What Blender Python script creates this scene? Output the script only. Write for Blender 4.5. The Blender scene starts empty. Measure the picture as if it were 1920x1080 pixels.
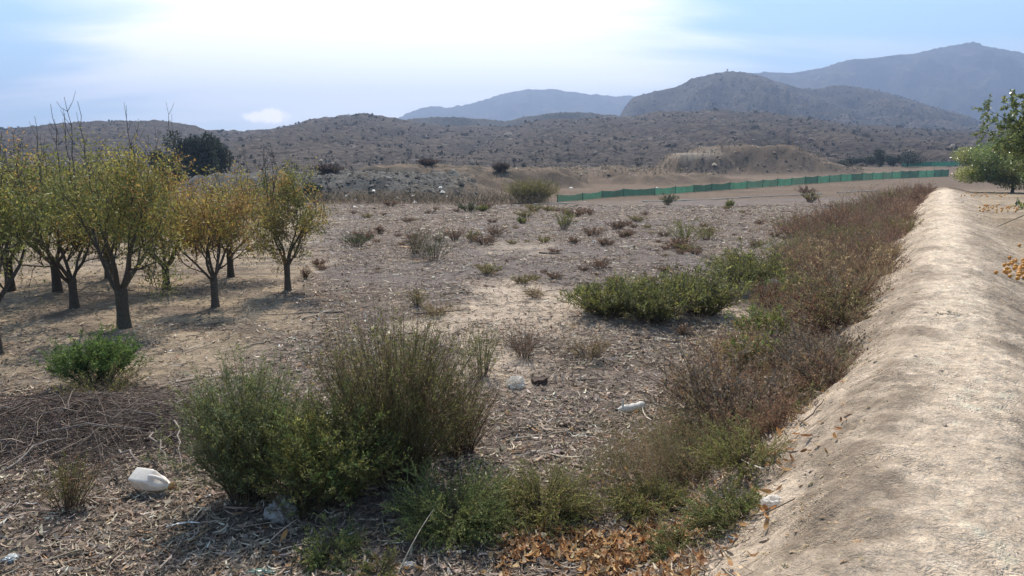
import bpy, bmesh, math, random
import numpy as np, time
T0_ = time.time()
from mathutils import Vector, Matrix, Euler

S = bpy.context.scene
COL = S.collection
rng = np.random.default_rng(7)
random.seed(7)

# ------------------------------------------------------------------ camera, sky, sun
H = 2.55
F = 1400.0
TH = math.radians(9.5)
cam_d = bpy.data.cameras.new('camera')
cam = bpy.data.objects.new('camera', cam_d); COL.objects.link(cam)
cam.location = (0, 0, H)
cam.rotation_euler = (math.radians(90) - TH, 0, 0)
cam_d.sensor_width = 36; cam_d.lens = 36 * F / 1920
cam_d.clip_start = 0.05; cam_d.clip_end = 30000
S.camera = cam

SUN_EL, SUN_AZ = math.radians(50), math.radians(-5)      # azimuth measured from +Y towards +X
W = bpy.data.worlds.new('World'); S.world = W; W.use_nodes = True
nt = W.node_tree; nt.nodes.clear()
def N(t, typ, **kw):
    n = t.nodes.new(typ)
    for k, v in kw.items(): setattr(n, k, v)
    return n
def math_n(t, op, a, b=None, clamp=False):
    n = N(t, 'ShaderNodeMath', operation=op, use_clamp=clamp)
    for i, v in enumerate((a, b)):
        if v is None: continue
        if isinstance(v, (int, float)): n.inputs[i].default_value = v
        else: t.links.new(v, n.inputs[i])
    return n.outputs[0]
def mapr(t, v, a, b, c=0.0, d=1.0, smooth=True):
    n = N(t, 'ShaderNodeMapRange')
    if smooth: n.interpolation_type = 'SMOOTHSTEP'
    t.links.new(v, n.inputs[0])
    for i, q in enumerate((a, b, c, d)): n.inputs[i + 1].default_value = q
    return n.outputs[0]
out = N(nt, 'ShaderNodeOutputWorld'); bg = N(nt, 'ShaderNodeBackground')
sky = N(nt, 'ShaderNodeTexSky', sky_type='NISHITA')
sky.sun_disc = False; sky.sun_elevation = SUN_EL; sky.sun_rotation = SUN_AZ
sky.air_density = 1.0; sky.dust_density = 0.6; sky.ozone_density = 1.6; sky.altitude = 200
tc = N(nt, 'ShaderNodeTexCoord')
sep = N(nt, 'ShaderNodeSeparateXYZ'); nt.links.new(tc.outputs['Generated'], sep.inputs[0])
# thin cirrus: noise on the cloud plane direction.xy / z
zc = math_n(nt, 'ADD', math_n(nt, 'MAXIMUM', sep.outputs[2], 0.0), 0.12)
cx = math_n(nt, 'DIVIDE', sep.outputs[0], zc); cy = math_n(nt, 'DIVIDE', sep.outputs[1], zc)
cmb = N(nt, 'ShaderNodeCombineXYZ'); nt.links.new(cx, cmb.inputs[0]); nt.links.new(cy, cmb.inputs[1])
mp = N(nt, 'ShaderNodeMapping'); nt.links.new(cmb.outputs[0], mp.inputs[0])
mp.inputs['Rotation'].default_value = (0, 0, math.radians(-28)); mp.inputs['Scale'].default_value = (0.42, 1.15, 1)
mp.inputs['Location'].default_value = (3.1, 0.4, 0)
nz = N(nt, 'ShaderNodeTexNoise'); nt.links.new(mp.outputs[0], nz.inputs['Vector'])
nz.inputs['Scale'].default_value = 0.8; nz.inputs['Detail'].default_value = 7; nz.inputs['Roughness'].default_value = 0.52
nz.inputs['Distortion'].default_value = 0.6
cir = mapr(nt, nz.outputs['Fac'], 0.46, 0.66)
# the veil of high cloud the sun lights from behind
VE, VA_ = math.radians(19), math.radians(-8)
sd = (math.cos(VE) * math.sin(VA_), math.cos(VE) * math.cos(VA_), math.sin(VE))
vd = N(nt, 'ShaderNodeVectorMath', operation='DOT_PRODUCT'); nt.links.new(tc.outputs['Generated'], vd.inputs[0]); vd.inputs[1].default_value = sd
veil0 = math_n(nt, 'ADD', vd.outputs['Value'], math_n(nt, 'MULTIPLY', math_n(nt, 'SUBTRACT', nz.outputs['Fac'], 0.5), 0.22))
veil = mapr(nt, veil0, 0.880, 0.955)
# one small cumulus low over the left saddle
def pix_dir(u, v):
    a = (540 - v) / F
    return Vector(((u - 960) / F, math.cos(TH) + a * math.sin(TH), -math.sin(TH) + a * math.cos(TH)))
def gauss_blob(u, v, ru, rv):
    d = pix_dir(u, v).normalized(); right = d.cross(Vector((0, 0, 1))).normalized(); up = right.cross(d)
    def dot(vec):
        n = N(nt, 'ShaderNodeVectorMath', operation='DOT_PRODUCT'); nt.links.new(tc.outputs['Generated'], n.inputs[0]); n.inputs[1].default_value = vec
        return n.outputs['Value']
    a = math_n(nt, 'DIVIDE', dot(right), ru / F); b = math_n(nt, 'DIVIDE', dot(up), rv / F)
    r2 = math_n(nt, 'ADD', math_n(nt, 'MULTIPLY', a, a), math_n(nt, 'MULTIPLY', b, b))
    return math_n(nt, 'ADD', r2, math_n(nt, 'MULTIPLY', math_n(nt, 'LESS_THAN', dot(d), 0.0), 99.0))
nz2 = N(nt, 'ShaderNodeTexNoise'); nt.links.new(tc.outputs['Generated'], nz2.inputs['Vector']); nz2.inputs['Scale'].default_value = 95; nz2.inputs['Detail'].default_value = 4
blob = math_n(nt, 'MINIMUM', gauss_blob(500, 219, 40, 11), gauss_blob(510, 212, 24, 9))
blob = math_n(nt, 'ADD', blob, math_n(nt, 'MULTIPLY', math_n(nt, 'SUBTRACT', nz2.outputs['Fac'], 0.5), 2.4))
cum = mapr(nt, blob, 1.3, 0.1)
def mixc(t, f, a, b):
    n = N(t, 'ShaderNodeMix', data_type='RGBA')
    if isinstance(f, (int, float)): n.inputs[0].default_value = f
    else: t.links.new(f, n.inputs[0])
    for i, v in ((6, a), (7, b)):
        if isinstance(v, tuple): n.inputs[i].default_value = (*v, 1)
        else: t.links.new(v, n.inputs[i])
    return n.outputs[2]
low = mapr(nt, sep.outputs[2], 0.62, 0.16)
skb = N(nt, 'ShaderNodeVectorMath', operation='SCALE'); nt.links.new(sky.outputs[0], skb.inputs[0]); skb.inputs['Scale'].default_value = 1.0
base_sky = mixc(nt, math_n(nt, 'ADD', math_n(nt, 'MULTIPLY', low, 0.54), 0.17), skb.outputs[0], (3.9, 6.7, 9.2))
c1 = mixc(nt, math_n(nt, 'MULTIPLY', math_n(nt, 'MULTIPLY', cir, math_n(nt, 'ADD', math_n(nt, 'MULTIPLY', low, 0.8), 0.2)), 0.55), base_sky, (7.6, 8.5, 9.4))
c2 = mixc(nt, math_n(nt, 'MULTIPLY', veil, 0.94), c1, (13.6, 13.0, 12.3))
c3 = mixc(nt, math_n(nt, 'MULTIPLY', cum, 0.95), c2, (21.0, 18.5, 16.5))
nt.links.new(c3, bg.inputs[0]); bg.inputs[1].default_value = 0.12
nt.links.new(bg.outputs[0], out.inputs[0])

sl = bpy.data.lights.new('sun', 'SUN'); sun = bpy.data.objects.new('sun', sl); COL.objects.link(sun)
sl.energy = 5.0; sl.angle = math.radians(0.6); sl.color = (1.0, 0.92, 0.80)
sdir = Vector((math.cos(SUN_EL) * math.sin(SUN_AZ), math.cos(SUN_EL) * math.cos(SUN_AZ), math.sin(SUN_EL)))
sun.rotation_euler = sdir.to_track_quat('Z', 'Y').to_euler()
S.view_settings.view_transform = 'Standard'; S.view_settings.look = 'None'
S.view_settings.gamma = 1; S.view_settings.exposure = 0.42; S.view_settings.use_curve_mapping = False
S.render.engine = 'CYCLES'
cy_ = S.cycles
cy_.use_denoising = True
cy_.max_bounces = 6; cy_.diffuse_bounces = 3; cy_.glossy_bounces = 2; cy_.transmission_bounces = 4
cy_.transparent_max_bounces = 8; cy_.volume_bounces = 0
cy_.sample_clamp_indirect = 8

# ------------------------------------------------------------------ helpers
def lin(r, g, b):
    f = lambda c: (c / 255) / 12.92 if c / 255 <= 0.04045 else ((c / 255 + 0.055) / 1.055) ** 2.4
    return np.array((f(r), f(g), f(b)))

def _h(ix, iy, seed):
    n = (ix.astype(np.int64) * 374761393 + iy.astype(np.int64) * 668265263 + seed * 1442695041) & 0xffffffff
    n = ((n ^ (n >> 13)) * 1274126177) & 0xffffffff
    n = (n ^ (n >> 16)) & 0xffffffff
    return n.astype(np.float64) / 4294967295.0
def vnoise(x, y, seed=0):
    x = np.asarray(x, float); y = np.asarray(y, float)
    ix = np.floor(x); iy = np.floor(y); fx = x - ix; fy = y - iy
    fx = fx * fx * (3 - 2 * fx); fy = fy * fy * (3 - 2 * fy)
    a = _h(ix, iy, seed); b = _h(ix + 1, iy, seed); c = _h(ix, iy + 1, seed); d = _h(ix + 1, iy + 1, seed)
    return (a * (1 - fx) + b * fx) * (1 - fy) + (c * (1 - fx) + d * fx) * fy
def fbm(x, y, oct=4, seed=0, gain=0.5):
    s = 0; a = 1; t = 0
    for i in range(oct):
        s = s + a * (vnoise(np.asarray(x) * 2 ** i + 17.3 * i, np.asarray(y) * 2 ** i - 9.1 * i, seed + i) * 2 - 1); t += a; a *= gain
    return s / t
def sst(a, b, x):
    t = np.clip((x - a) / (b - a), 0, 1); return t * t * (3 - 2 * t)

AL = math.radians(29.7); DX, DY = math.sin(AL), math.cos(AL); RX, RY = math.cos(AL), -math.sin(AL)
def perp(x, y): return x * RX + y * RY
def along(x, y): return x * DX + y * DY
def gauss(x, y, cx, cy, rx, ry): return np.exp(-((x - cx) / rx) ** 2 - ((y - cy) / ry) ** 2)

def pixel_xy(u, d):                                   # x on the line of pixel column u (near the horizon) at forward distance d
    return (u - 960) / F * d / math.cos(TH)
def plateau(x, y, cx, cy, rx, ry, p=4):
    r = (np.abs((x - cx) / rx) ** p + np.abs((y - cy) / ry) ** p) ** (1 / p)
    r = r + 0.42 * fbm(x * 0.28, y * 0.28, 4, 50)
    return sst(1.05, 0.45, r)
def gz(x, y, fine=True):
    x = np.asarray(x, float); y = np.asarray(y, float)
    p = perp(x, y); s = along(x, y)
    z = 0.07 * fbm(x * 0.3, y * 0.3, 3, 1) * sst(60, 20, y) + 0.6 * sst(46, 100, y) + 1.25 * sst(112, 150, y) * sst(pixel_xy(1560, 120), pixel_xy(1660, 120), x)
    left = 0.22 * sst(-4, -10, x) * sst(25, 8, y) * 0
    z = z + left
    # embankment and orchard level to its right
    wob = 0.12 * fbm(s * 0.25, s * 0 + 3, 2, 5)
    fade = sst(80, 55, s)
    pw = p - wob
    crest = 1.0 + 0.05 * fbm(s * 0.5, p * 0.3, 3, 8)
    lf = sst(-1.70, -0.02, pw + 0.20 * fbm(s * 0.7, p * 0.9, 4, 12) + 0.07 * fbm(s * 3.3, p * 1.2, 3, 13))
    rt = 1 - (0.50 - .18 * sst(12, 30, s)) * sst(0.25, 2.0, pw)
    z = z * (1 - lf * fade) + crest * lf * rt * fade
    if fine:
        on = lf * fade
        rip = fbm(s * 3.1 + 0.8 * fbm(s, p * 1.5, 2, 31), p * 0.7, 4, 21, 0.6)
        z = z + on * sst(200, 20, s) * (0.022 * rip * (.4 + vnoise(s * .8, p * .8, 27)) + 0.03 * fbm(x * 1.7, y * 1.7, 3, 26) + 0.034 * fbm(x * 7, y * 7, 4, 22, 0.75) + 0.022 * sst(-0.1, -0.8, pw) * fbm(x * 5, y * 5, 4, 24, .65))
        z = z + (1 - on) * (0.022 * fbm(x * 2.3, y * 2.3, 4, 23, 0.6) + 0.012 * fbm(x * 9, y * 9, 2, 25))
    # small foot hollow in the bank under the weeds
    # rubble bank, ochre banks, spoil mound beyond the field
    j = fbm(x * 0.8, y * 0.8, 4, 33) + 1.1 * fbm(x * 0.22, y * 0.12, 3, 34)
    b1 = plateau(x, y, pixel_xy(640, 60), 60, 15, 10.5) * (1.55 + 0.35 * j)
    b2 = plateau(x, y, pixel_xy(790, 74), 74, 9, 10, 3) * (2.0 + 0.25 * j)
    b3 = plateau(x, y, pixel_xy(960, 78), 78, 7.5, 9, 2.5) * (1.75 + 0.3 * j)
    b4 = plateau(x, y, pixel_xy(1150, 92), 92, 14, 16, 3) * (1.2 + 0.4 * j)
    X5 = pixel_xy(1390, 130); r5 = np.sqrt(((x - X5) / 17.5) ** 2 + ((y - 130) / 15) ** 2) + .10 * fbm(x * .22, y * .22, 3, 51)
    b5 = (4.7 + .5 * j) * sst(1.0, .42, r5)
    X6 = pixel_xy(1520, 124); r6 = np.sqrt(((x - X6) / 9) ** 2 + ((y - 124) / 9) ** 2) + .10 * fbm(x * .25, y * .25, 3, 52)
    b6 = (2.2 + .4 * j) * sst(1.0, .2, r6)
    b7 = 3.55 * sst(1.45, .75, np.maximum(np.abs(x - pixel_xy(1290, 126)) / 4.2, np.abs(y - 126) / 7.5) + .12 * j)
    z = z + np.maximum.reduce([b1, b2, b3, b4, b5, b6, b7])
    return z
NS, NY = 700, 620
sv = np.linspace(-1.05, 1.15, NS); yv = np.exp(np.linspace(math.log(0.55), math.log(240), NY))
SS, YY = np.meshgrid(sv, yv); XX = SS * (YY + 0.9)
ZZ = gz(XX, YY)
def gfast(x, y):
    x = np.asarray(x, float); y = np.asarray(y, float)
    fi = np.clip((np.log(np.maximum(y, .56)) - math.log(.55)) / (math.log(240) - math.log(.55)) * (NY - 1), 0, NY - 1.001)
    fj = np.clip((x / (np.maximum(y, .56) + .9) + 1.05) / 2.2 * (NS - 1), 0, NS - 1.001)
    i = fi.astype(int); j = fj.astype(int); a = fi - i; b = fj - j
    return (ZZ[i, j] * (1 - a) + ZZ[i + 1, j] * a) * (1 - b) + (ZZ[i, j + 1] * (1 - a) + ZZ[i + 1, j + 1] * a) * b
def g1(x, y): return float(gfast(x, y))

def on_ground(u, v):
    """where the ray through a photograph pixel meets the ground"""
    d = pix_dir(u, v); d = Vector(d) / d.length
    t = np.exp(np.linspace(math.log(1.2), math.log(230), 500))
    for _ in range(2):
        below = H + d.z * t < gfast(d.x * t, d.y * t)
        k = int(np.argmax(below)) if below.any() else len(t) - 1
        t = np.linspace(t[max(k - 1, 0)], t[k], 60)
    q = d * float(t[30])
    return Vector((q.x, q.y, g1(q.x, q.y)))

def mesh_np(name, V, Fc, mat=None, col=None, smooth=False):
    V = np.asarray(V, np.float32); Fc = np.asarray(Fc, np.int32)
    me = bpy.data.meshes.new(name)
    n, k = Fc.shape
    me.vertices.add(len(V)); me.vertices.foreach_set('co', V.ravel())
    me.loops.add(n * k); me.loops.foreach_set('vertex_index', Fc.ravel())
    me.polygons.add(n); me.polygons.foreach_set('loop_start', np.arange(n, dtype=np.int32) * k)
    me.polygons.foreach_set('loop_total', np.full(n, k, np.int32))
    if smooth: me.polygons.foreach_set('use_smooth', np.ones(n, bool))
    me.update(calc_edges=True)
    if col is not None:
        at = me.color_attributes.new('Col', 'FLOAT_COLOR', 'POINT')
        c4 = np.ones((len(V), 4), np.float32); c4[:, :3] = col
        at.data.foreach_set('color', c4.ravel())
    if mat: me.materials.append(mat)
    return me
def link(name, me, parent=None, loc=None):
    o = bpy.data.objects.new(name, me); COL.objects.link(o)
    if parent: o.parent = parent
    if loc is not None: o.location = loc
    return o
def tag(o, label=None, cat=None, group=None, kind=None):
    if label: o['label'] = label
    if cat: o['category'] = cat
    if group: o['group'] = group
    if kind: o['kind'] = kind
    return o
def root(name, label, cat, loc, group=None, rz=0.0):
    o = bpy.data.objects.new(name, None); COL.objects.link(o); o.location = loc; o.rotation_euler.z = rz
    o.empty_display_size = 0.1
    return tag(o, label, cat, group)

class Acc:
    """collects quads with per-vertex colour"""
    def __init__(s): s.V = []; s.F = []; s.C = []; s.n = 0
    def add(s, V, Fc, C):
        V = np.asarray(V).reshape(-1, 3); C = np.broadcast_to(np.asarray(C), V.shape) if np.ndim(C) == 1 else np.asarray(C).reshape(-1, 3)
        s.V.append(V); s.F.append(np.asarray(Fc) + s.n); s.C.append(C); s.n += len(V)
    def mesh(s, name, mat, smooth=False):
        return mesh_np(name, np.concatenate(s.V), np.concatenate(s.F), mat, np.concatenate(s.C), smooth)

def unit(a): return a / np.maximum(np.linalg.norm(a, axis=-1, keepdims=True), 1e-9)
def tubes(acc, P, R, C, m=4):
    """P (n,k,3) polylines, R (n,k) radii, C (n,3)|(n,k,3)"""
    P = np.asarray(P, float); n, k, _ = P.shape
    T = unit(np.gradient(P, axis=1))
    ref = np.where(np.abs(T[:, :1, 2:3]) > 0.9, np.array([1.0, 0, 0]), np.array([0, 0, 1.0]))
    A = unit(np.cross(T, ref)); B = np.cross(T, A)
    ang = np.arange(m) * 2 * math.pi / m
    V = P[:, :, None, :] + R[:, :, None, None] * (A[:, :, None, :] * np.cos(ang)[:, None] + B[:, :, None, :] * np.sin(ang)[:, None])
    idx = np.arange(n * k * m).reshape(n, k, m)
    a = idx[:, :-1]; b = idx[:, 1:]
    Fc = np.stack([a, np.roll(a, -1, 2), np.roll(b, -1, 2), b], -1).reshape(-1, 4)
    C = np.asarray(C, float)
    if C.ndim == 1: C = np.broadcast_to(C, (n, 3))
    if C.ndim == 2: C = np.broadcast_to(C[:, None, None, :], (n, k, m, 3))
    else: C = np.broadcast_to(C[:, :, None, :], (n, k, m, 3))
    acc.add(V, Fc, C.reshape(-1, 3))
def ribbons(acc, P, Wd, C):
    P = np.asarray(P, float); n, k, _ = P.shape
    T = unit(np.gradient(P, axis=1)); r = unit(rng.normal(size=(n, 1, 3)))
    A = unit(np.cross(T, np.broadcast_to(r, T.shape)))
    V = np.stack([P - A * Wd[:, :, None], P + A * Wd[:, :, None]], 2)
    idx = np.arange(n * k * 2).reshape(n, k, 2)
    Fc = np.stack([idx[:, :-1, 0], idx[:, :-1, 1], idx[:, 1:, 1], idx[:, 1:, 0]], -1).reshape(-1, 4)
    C = np.asarray(C, float)
    if C.ndim == 1: C = np.broadcast_to(C, (n, 3))
    C = np.broadcast_to(C[:, None, None, :], (n, k, 2, 3)) if C.ndim == 2 else np.broadcast_to(C[:, :, None, :], (n, k, 2, 3))
    acc.add(V, Fc, C.reshape(-1, 3))
def leaves(acc, P, D, L, Wd, C):
    """diamond leaves: P base (n,3), D direction, L length (n,), Wd half width (n,)"""
    P = np.asarray(P, float); n = len(P); D = unit(D)
    r = rng.normal(size=(n, 3)); A = unit(np.cross(D, r)); Nn = np.cross(D, A)
    L = np.broadcast_to(L, (n,))[:, None]; Wd = np.broadcast_to(Wd, (n,))[:, None]
    tip = P + D * L + Nn * L * 0.12; mid = P + D * L * 0.45
    V = np.stack([P, mid - A * Wd + Nn * Wd * 0.5, tip, mid + A * Wd + Nn * Wd * 0.5], 1)
    Fc = np.arange(n * 4).reshape(n, 4)
    C = np.asarray(C, float)
    if C.ndim == 1: C = np.broadcast_to(C, (n, 3))
    acc.add(V, Fc, np.repeat(C, 4, axis=0))
def pick(cols, n, w=None, var=0.18):
    cols = np.array(cols); i = rng.choice(len(cols), n, p=None if w is None else np.array(w) / sum(w))
    c = cols[i] * np.exp(rng.normal(0, var, (n, 1))) * np.exp(rng.normal(0, var * 0.12, (n, 3)))
    return np.clip(c, 0.004, 0.9)

# ------------------------------------------------------------------ materials
def mat_new(name):
    m = bpy.data.materials.new(name); m.use_nodes = True
    t = m.node_tree; t.nodes.clear(); o = N(t, 'ShaderNodeOutputMaterial')
    return m, t, o
def leaf_mat(name, trans=0.35, rough=0.55, spec=0.3):
    m, t, o = mat_new(name)
    a = N(t, 'ShaderNodeAttribute', attribute_name='Col')
    p = N(t, 'ShaderNodeBsdfPrincipled'); p.inputs['Roughness'].default_value = rough; p.inputs['Specular IOR Level'].default_value = spec
    t.links.new(a.outputs['Color'], p.inputs['Base Color'])
    tr = N(t, 'ShaderNodeBsdfTranslucent'); t.links.new(a.outputs['Color'], tr.inputs[0])
    mx = N(t, 'ShaderNodeMixShader'); mx.inputs[0].default_value = trans
    t.links.new(p.outputs[0], mx.inputs[1]); t.links.new(tr.outputs[0], mx.inputs[2]); t.links.new(mx.outputs[0], o.inputs[0])
    return m
def col_mat(name, rough=0.85, nscale=60, namp=0.35, bump=0.3, bscale=40, spec=0.2, bdist=0.01, detail=5):
    m, t, o = mat_new(name)
    a = N(t, 'ShaderNodeAttribute', attribute_name='Col')
    g = N(t, 'ShaderNodeNewGeometry')
    n1 = N(t, 'ShaderNodeTexNoise'); t.links.new(g.outputs['Position'], n1.inputs['Vector']); n1.inputs['Scale'].default_value = nscale; n1.inputs['Detail'].default_value = detail
    f = mapr(t, n1.outputs['Fac'], 0.3, 0.7, 1 - namp, 1 + namp, False)
    mul = N(t, 'ShaderNodeVectorMath', operation='SCALE'); t.links.new(a.outputs['Color'], mul.inputs[0]); t.links.new(f, mul.inputs['Scale'])
    p = N(t, 'ShaderNodeBsdfPrincipled'); p.inputs['Roughness'].default_value = rough; p.inputs['Specular IOR Level'].default_value = spec
    t.links.new(mul.outputs[0], p.inputs['Base Color'])
    if bump:
        n2 = N(t, 'ShaderNodeTexNoise'); t.links.new(g.outputs['Position'], n2.inputs['Vector']); n2.inputs['Scale'].default_value = bscale; n2.inputs['Detail'].default_value = detail
        b = N(t, 'ShaderNodeBump'); b.inputs['Strength'].default_value = bump; b.inputs['Distance'].default_value = bdist
        t.links.new(n2.outputs['Fac'], b.inputs['Height']); t.links.new(b.outputs[0], p.inputs['Normal'])
    t.links.new(p.outputs[0], o.inputs[0])
    return m
M_leaf = leaf_mat('leaf', 0.45)
M_gloss = leaf_mat('citrus_leaf', 0.35, 0.32, 0.6)
M_dry = leaf_mat('dry_leaf', 0.25, 0.7, 0.15)
M_bark = col_mat('bark', 0.9, 50, 0.4, 0.6, 30)
M_twig = col_mat('twig', 0.85, 90, 0.3, 0.0)
M_chip = leaf_mat('chip', 0.10, 0.75, 0.15)
M_hill = col_mat('hillside', 0.95, 0.45, 0.75, 0.9, 0.5, 0.05, 1.2, 8)
M_mount = col_mat('mountain', 0.95, 0.05, 0.4, 0.9, 0.04, 0.05, 9, 8)
M_bush = leaf_mat('scrub', 0.15, 0.8, 0.1)
def ground_mat(name):
    m, t, o = mat_new(name)
    a = N(t, 'ShaderNodeAttribute', attribute_name='Col')
    g = N(t, 'ShaderNodeNewGeometry')
    def noise(sc, det=4, r=0.6):
        n = N(t, 'ShaderNodeTexNoise'); t.links.new(g.outputs['Position'], n.inputs['Vector']); n.inputs['Scale'].default_value = sc
        n.inputs['Detail'].default_value = det; n.inputs['Roughness'].default_value = r; return n.outputs['Fac']
    f1 = mapr(t, noise(9, 6, .7), 0.33, 0.67, 0.66, 1.26, False); f2 = mapr(t, noise(75, 3), 0.3, 0.7, 0.76, 1.22, False)
    f = math_n(t, 'MULTIPLY', f1, f2)
    mul = N(t, 'ShaderNodeVectorMath', operation='SCALE'); t.links.new(a.outputs['Color'], mul.inputs[0]); t.links.new(f, mul.inputs['Scale'])
    p = N(t, 'ShaderNodeBsdfPrincipled'); p.inputs['Roughness'].default_value = 0.95; p.inputs['Specular IOR Level'].default_value = 0.08
    t.links.new(mul.outputs[0], p.inputs['Base Color'])
    vo = N(t, 'ShaderNodeTexVoronoi'); vo.inputs['Scale'].default_value = 19; vo.feature = 'F1'
    wv = N(t, 'ShaderNodeVectorMath', operation='ADD'); t.links.new(g.outputs['Position'], wv.inputs[0]); nw = N(t, 'ShaderNodeTexNoise'); nw.inputs['Scale'].default_value = 6; t.links.new(g.outputs['Position'], nw.inputs['Vector']); t.links.new(nw.outputs['Color'], wv.inputs[1]); t.links.new(wv.outputs[0], vo.inputs['Vector'])
    hh_ = math_n(t, 'ADD', noise(13, 7, 0.72), math_n(t, 'MULTIPLY', vo.outputs['Distance'], math_n(t, 'MULTIPLY', mapr(t, noise(1.6, 3), .42, .62), -0.40)))
    b = N(t, 'ShaderNodeBump'); b.inputs['Strength'].default_value = 1.0; b.inputs['Distance'].default_value = 0.062
    t.links.new(hh_, b.inputs['Height'])
    t.links.new(b.outputs[0], p.inputs['Normal']); t.links.new(p.outputs[0], o.inputs[0])
    return m
M_ground = ground_mat('soil')
def plain(name, c, rough=0.5, trans=0.0, spec=0.5, nscale=30, namp=0.12, bump=0.0):
    m, t, o = mat_new(name)
    g = N(t, 'ShaderNodeNewGeometry'); n1 = N(t, 'ShaderNodeTexNoise'); t.links.new(g.outputs['Position'], n1.inputs['Vector']); n1.inputs['Scale'].default_value = nscale; n1.inputs['Detail'].default_value = 5
    f = mapr(t, n1.outputs['Fac'], 0.3, 0.7, 1 - namp, 1 + namp * 0.3, False)
    mul = N(t, 'ShaderNodeVectorMath', operation='SCALE'); mul.inputs[0].default_value = tuple(c); t.links.new(f, mul.inputs['Scale'])
    p = N(t, 'ShaderNodeBsdfPrincipled'); p.inputs['Roughness'].default_value = rough; p.inputs['Specular IOR Level'].default_value = spec
    t.links.new(mul.outputs[0], p.inputs['Base Color'])
    if bump:
        b = N(t, 'ShaderNodeBump'); b.inputs['Strength'].default_value = bump; b.inputs['Distance'].default_value = 0.01
        t.links.new(n1.outputs['Fac'], b.inputs['Height']); t.links.new(b.outputs[0], p.inputs['Normal'])
    last = p.outputs[0]
    if trans:
        tr = N(t, 'ShaderNodeBsdfTranslucent'); t.links.new(mul.outputs[0], tr.inputs[0]); mx = N(t, 'ShaderNodeMixShader'); mx.inputs[0].default_value = trans
        t.links.new(last, mx.inputs[1]); t.links.new(tr.outputs[0], mx.inputs[2]); last = mx.outputs[0]
    t.links.new(last, o.inputs[0]); return m

# ------------------------------------------------------------------ terrain
SAND = np.array((0.74, 0.595, 0.45)); DARKS = np.array((0.255, 0.20, 0.150)); LITT = np.array((0.205, 0.162, 0.134))
ORCH = np.array((0.37, 0.29, 0.205)); OCHRE = np.array((0.165, 0.122, 0.088)); RUBB = np.array((0.11, 0.105, 0.095))
def mixa(a, b, f): return a * (1 - f[..., None]) + b * f[..., None]
def orchard_mask(x, y):                                # bare raked soil round the almond trees
    e = x + 3.5 + 0.25 * (y - 13) + 1.1 * fbm(x * 0.5, y * 0.5, 3, 61)
    return sst(0.6, -0.8, e) * sst(7.6, 9.0, y + 0.4 * fbm(x * 0.8, y * 0.8, 3, 62) + 0.12 * x * 0) * sst(48, 40, y)
def sandy_mask(x, y):                                  # sandy openings in the litter
    m = sst(0.16, 0.46, fbm(x * 0.35 + 4, y * 0.22, 4, 63) + 0.35 * gauss(x, y, -1.3, 11.6, 2.2, 1.0))
    return m * sst(34, 12, y) * sst(7.0, 9.0, y) * 0.7
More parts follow.
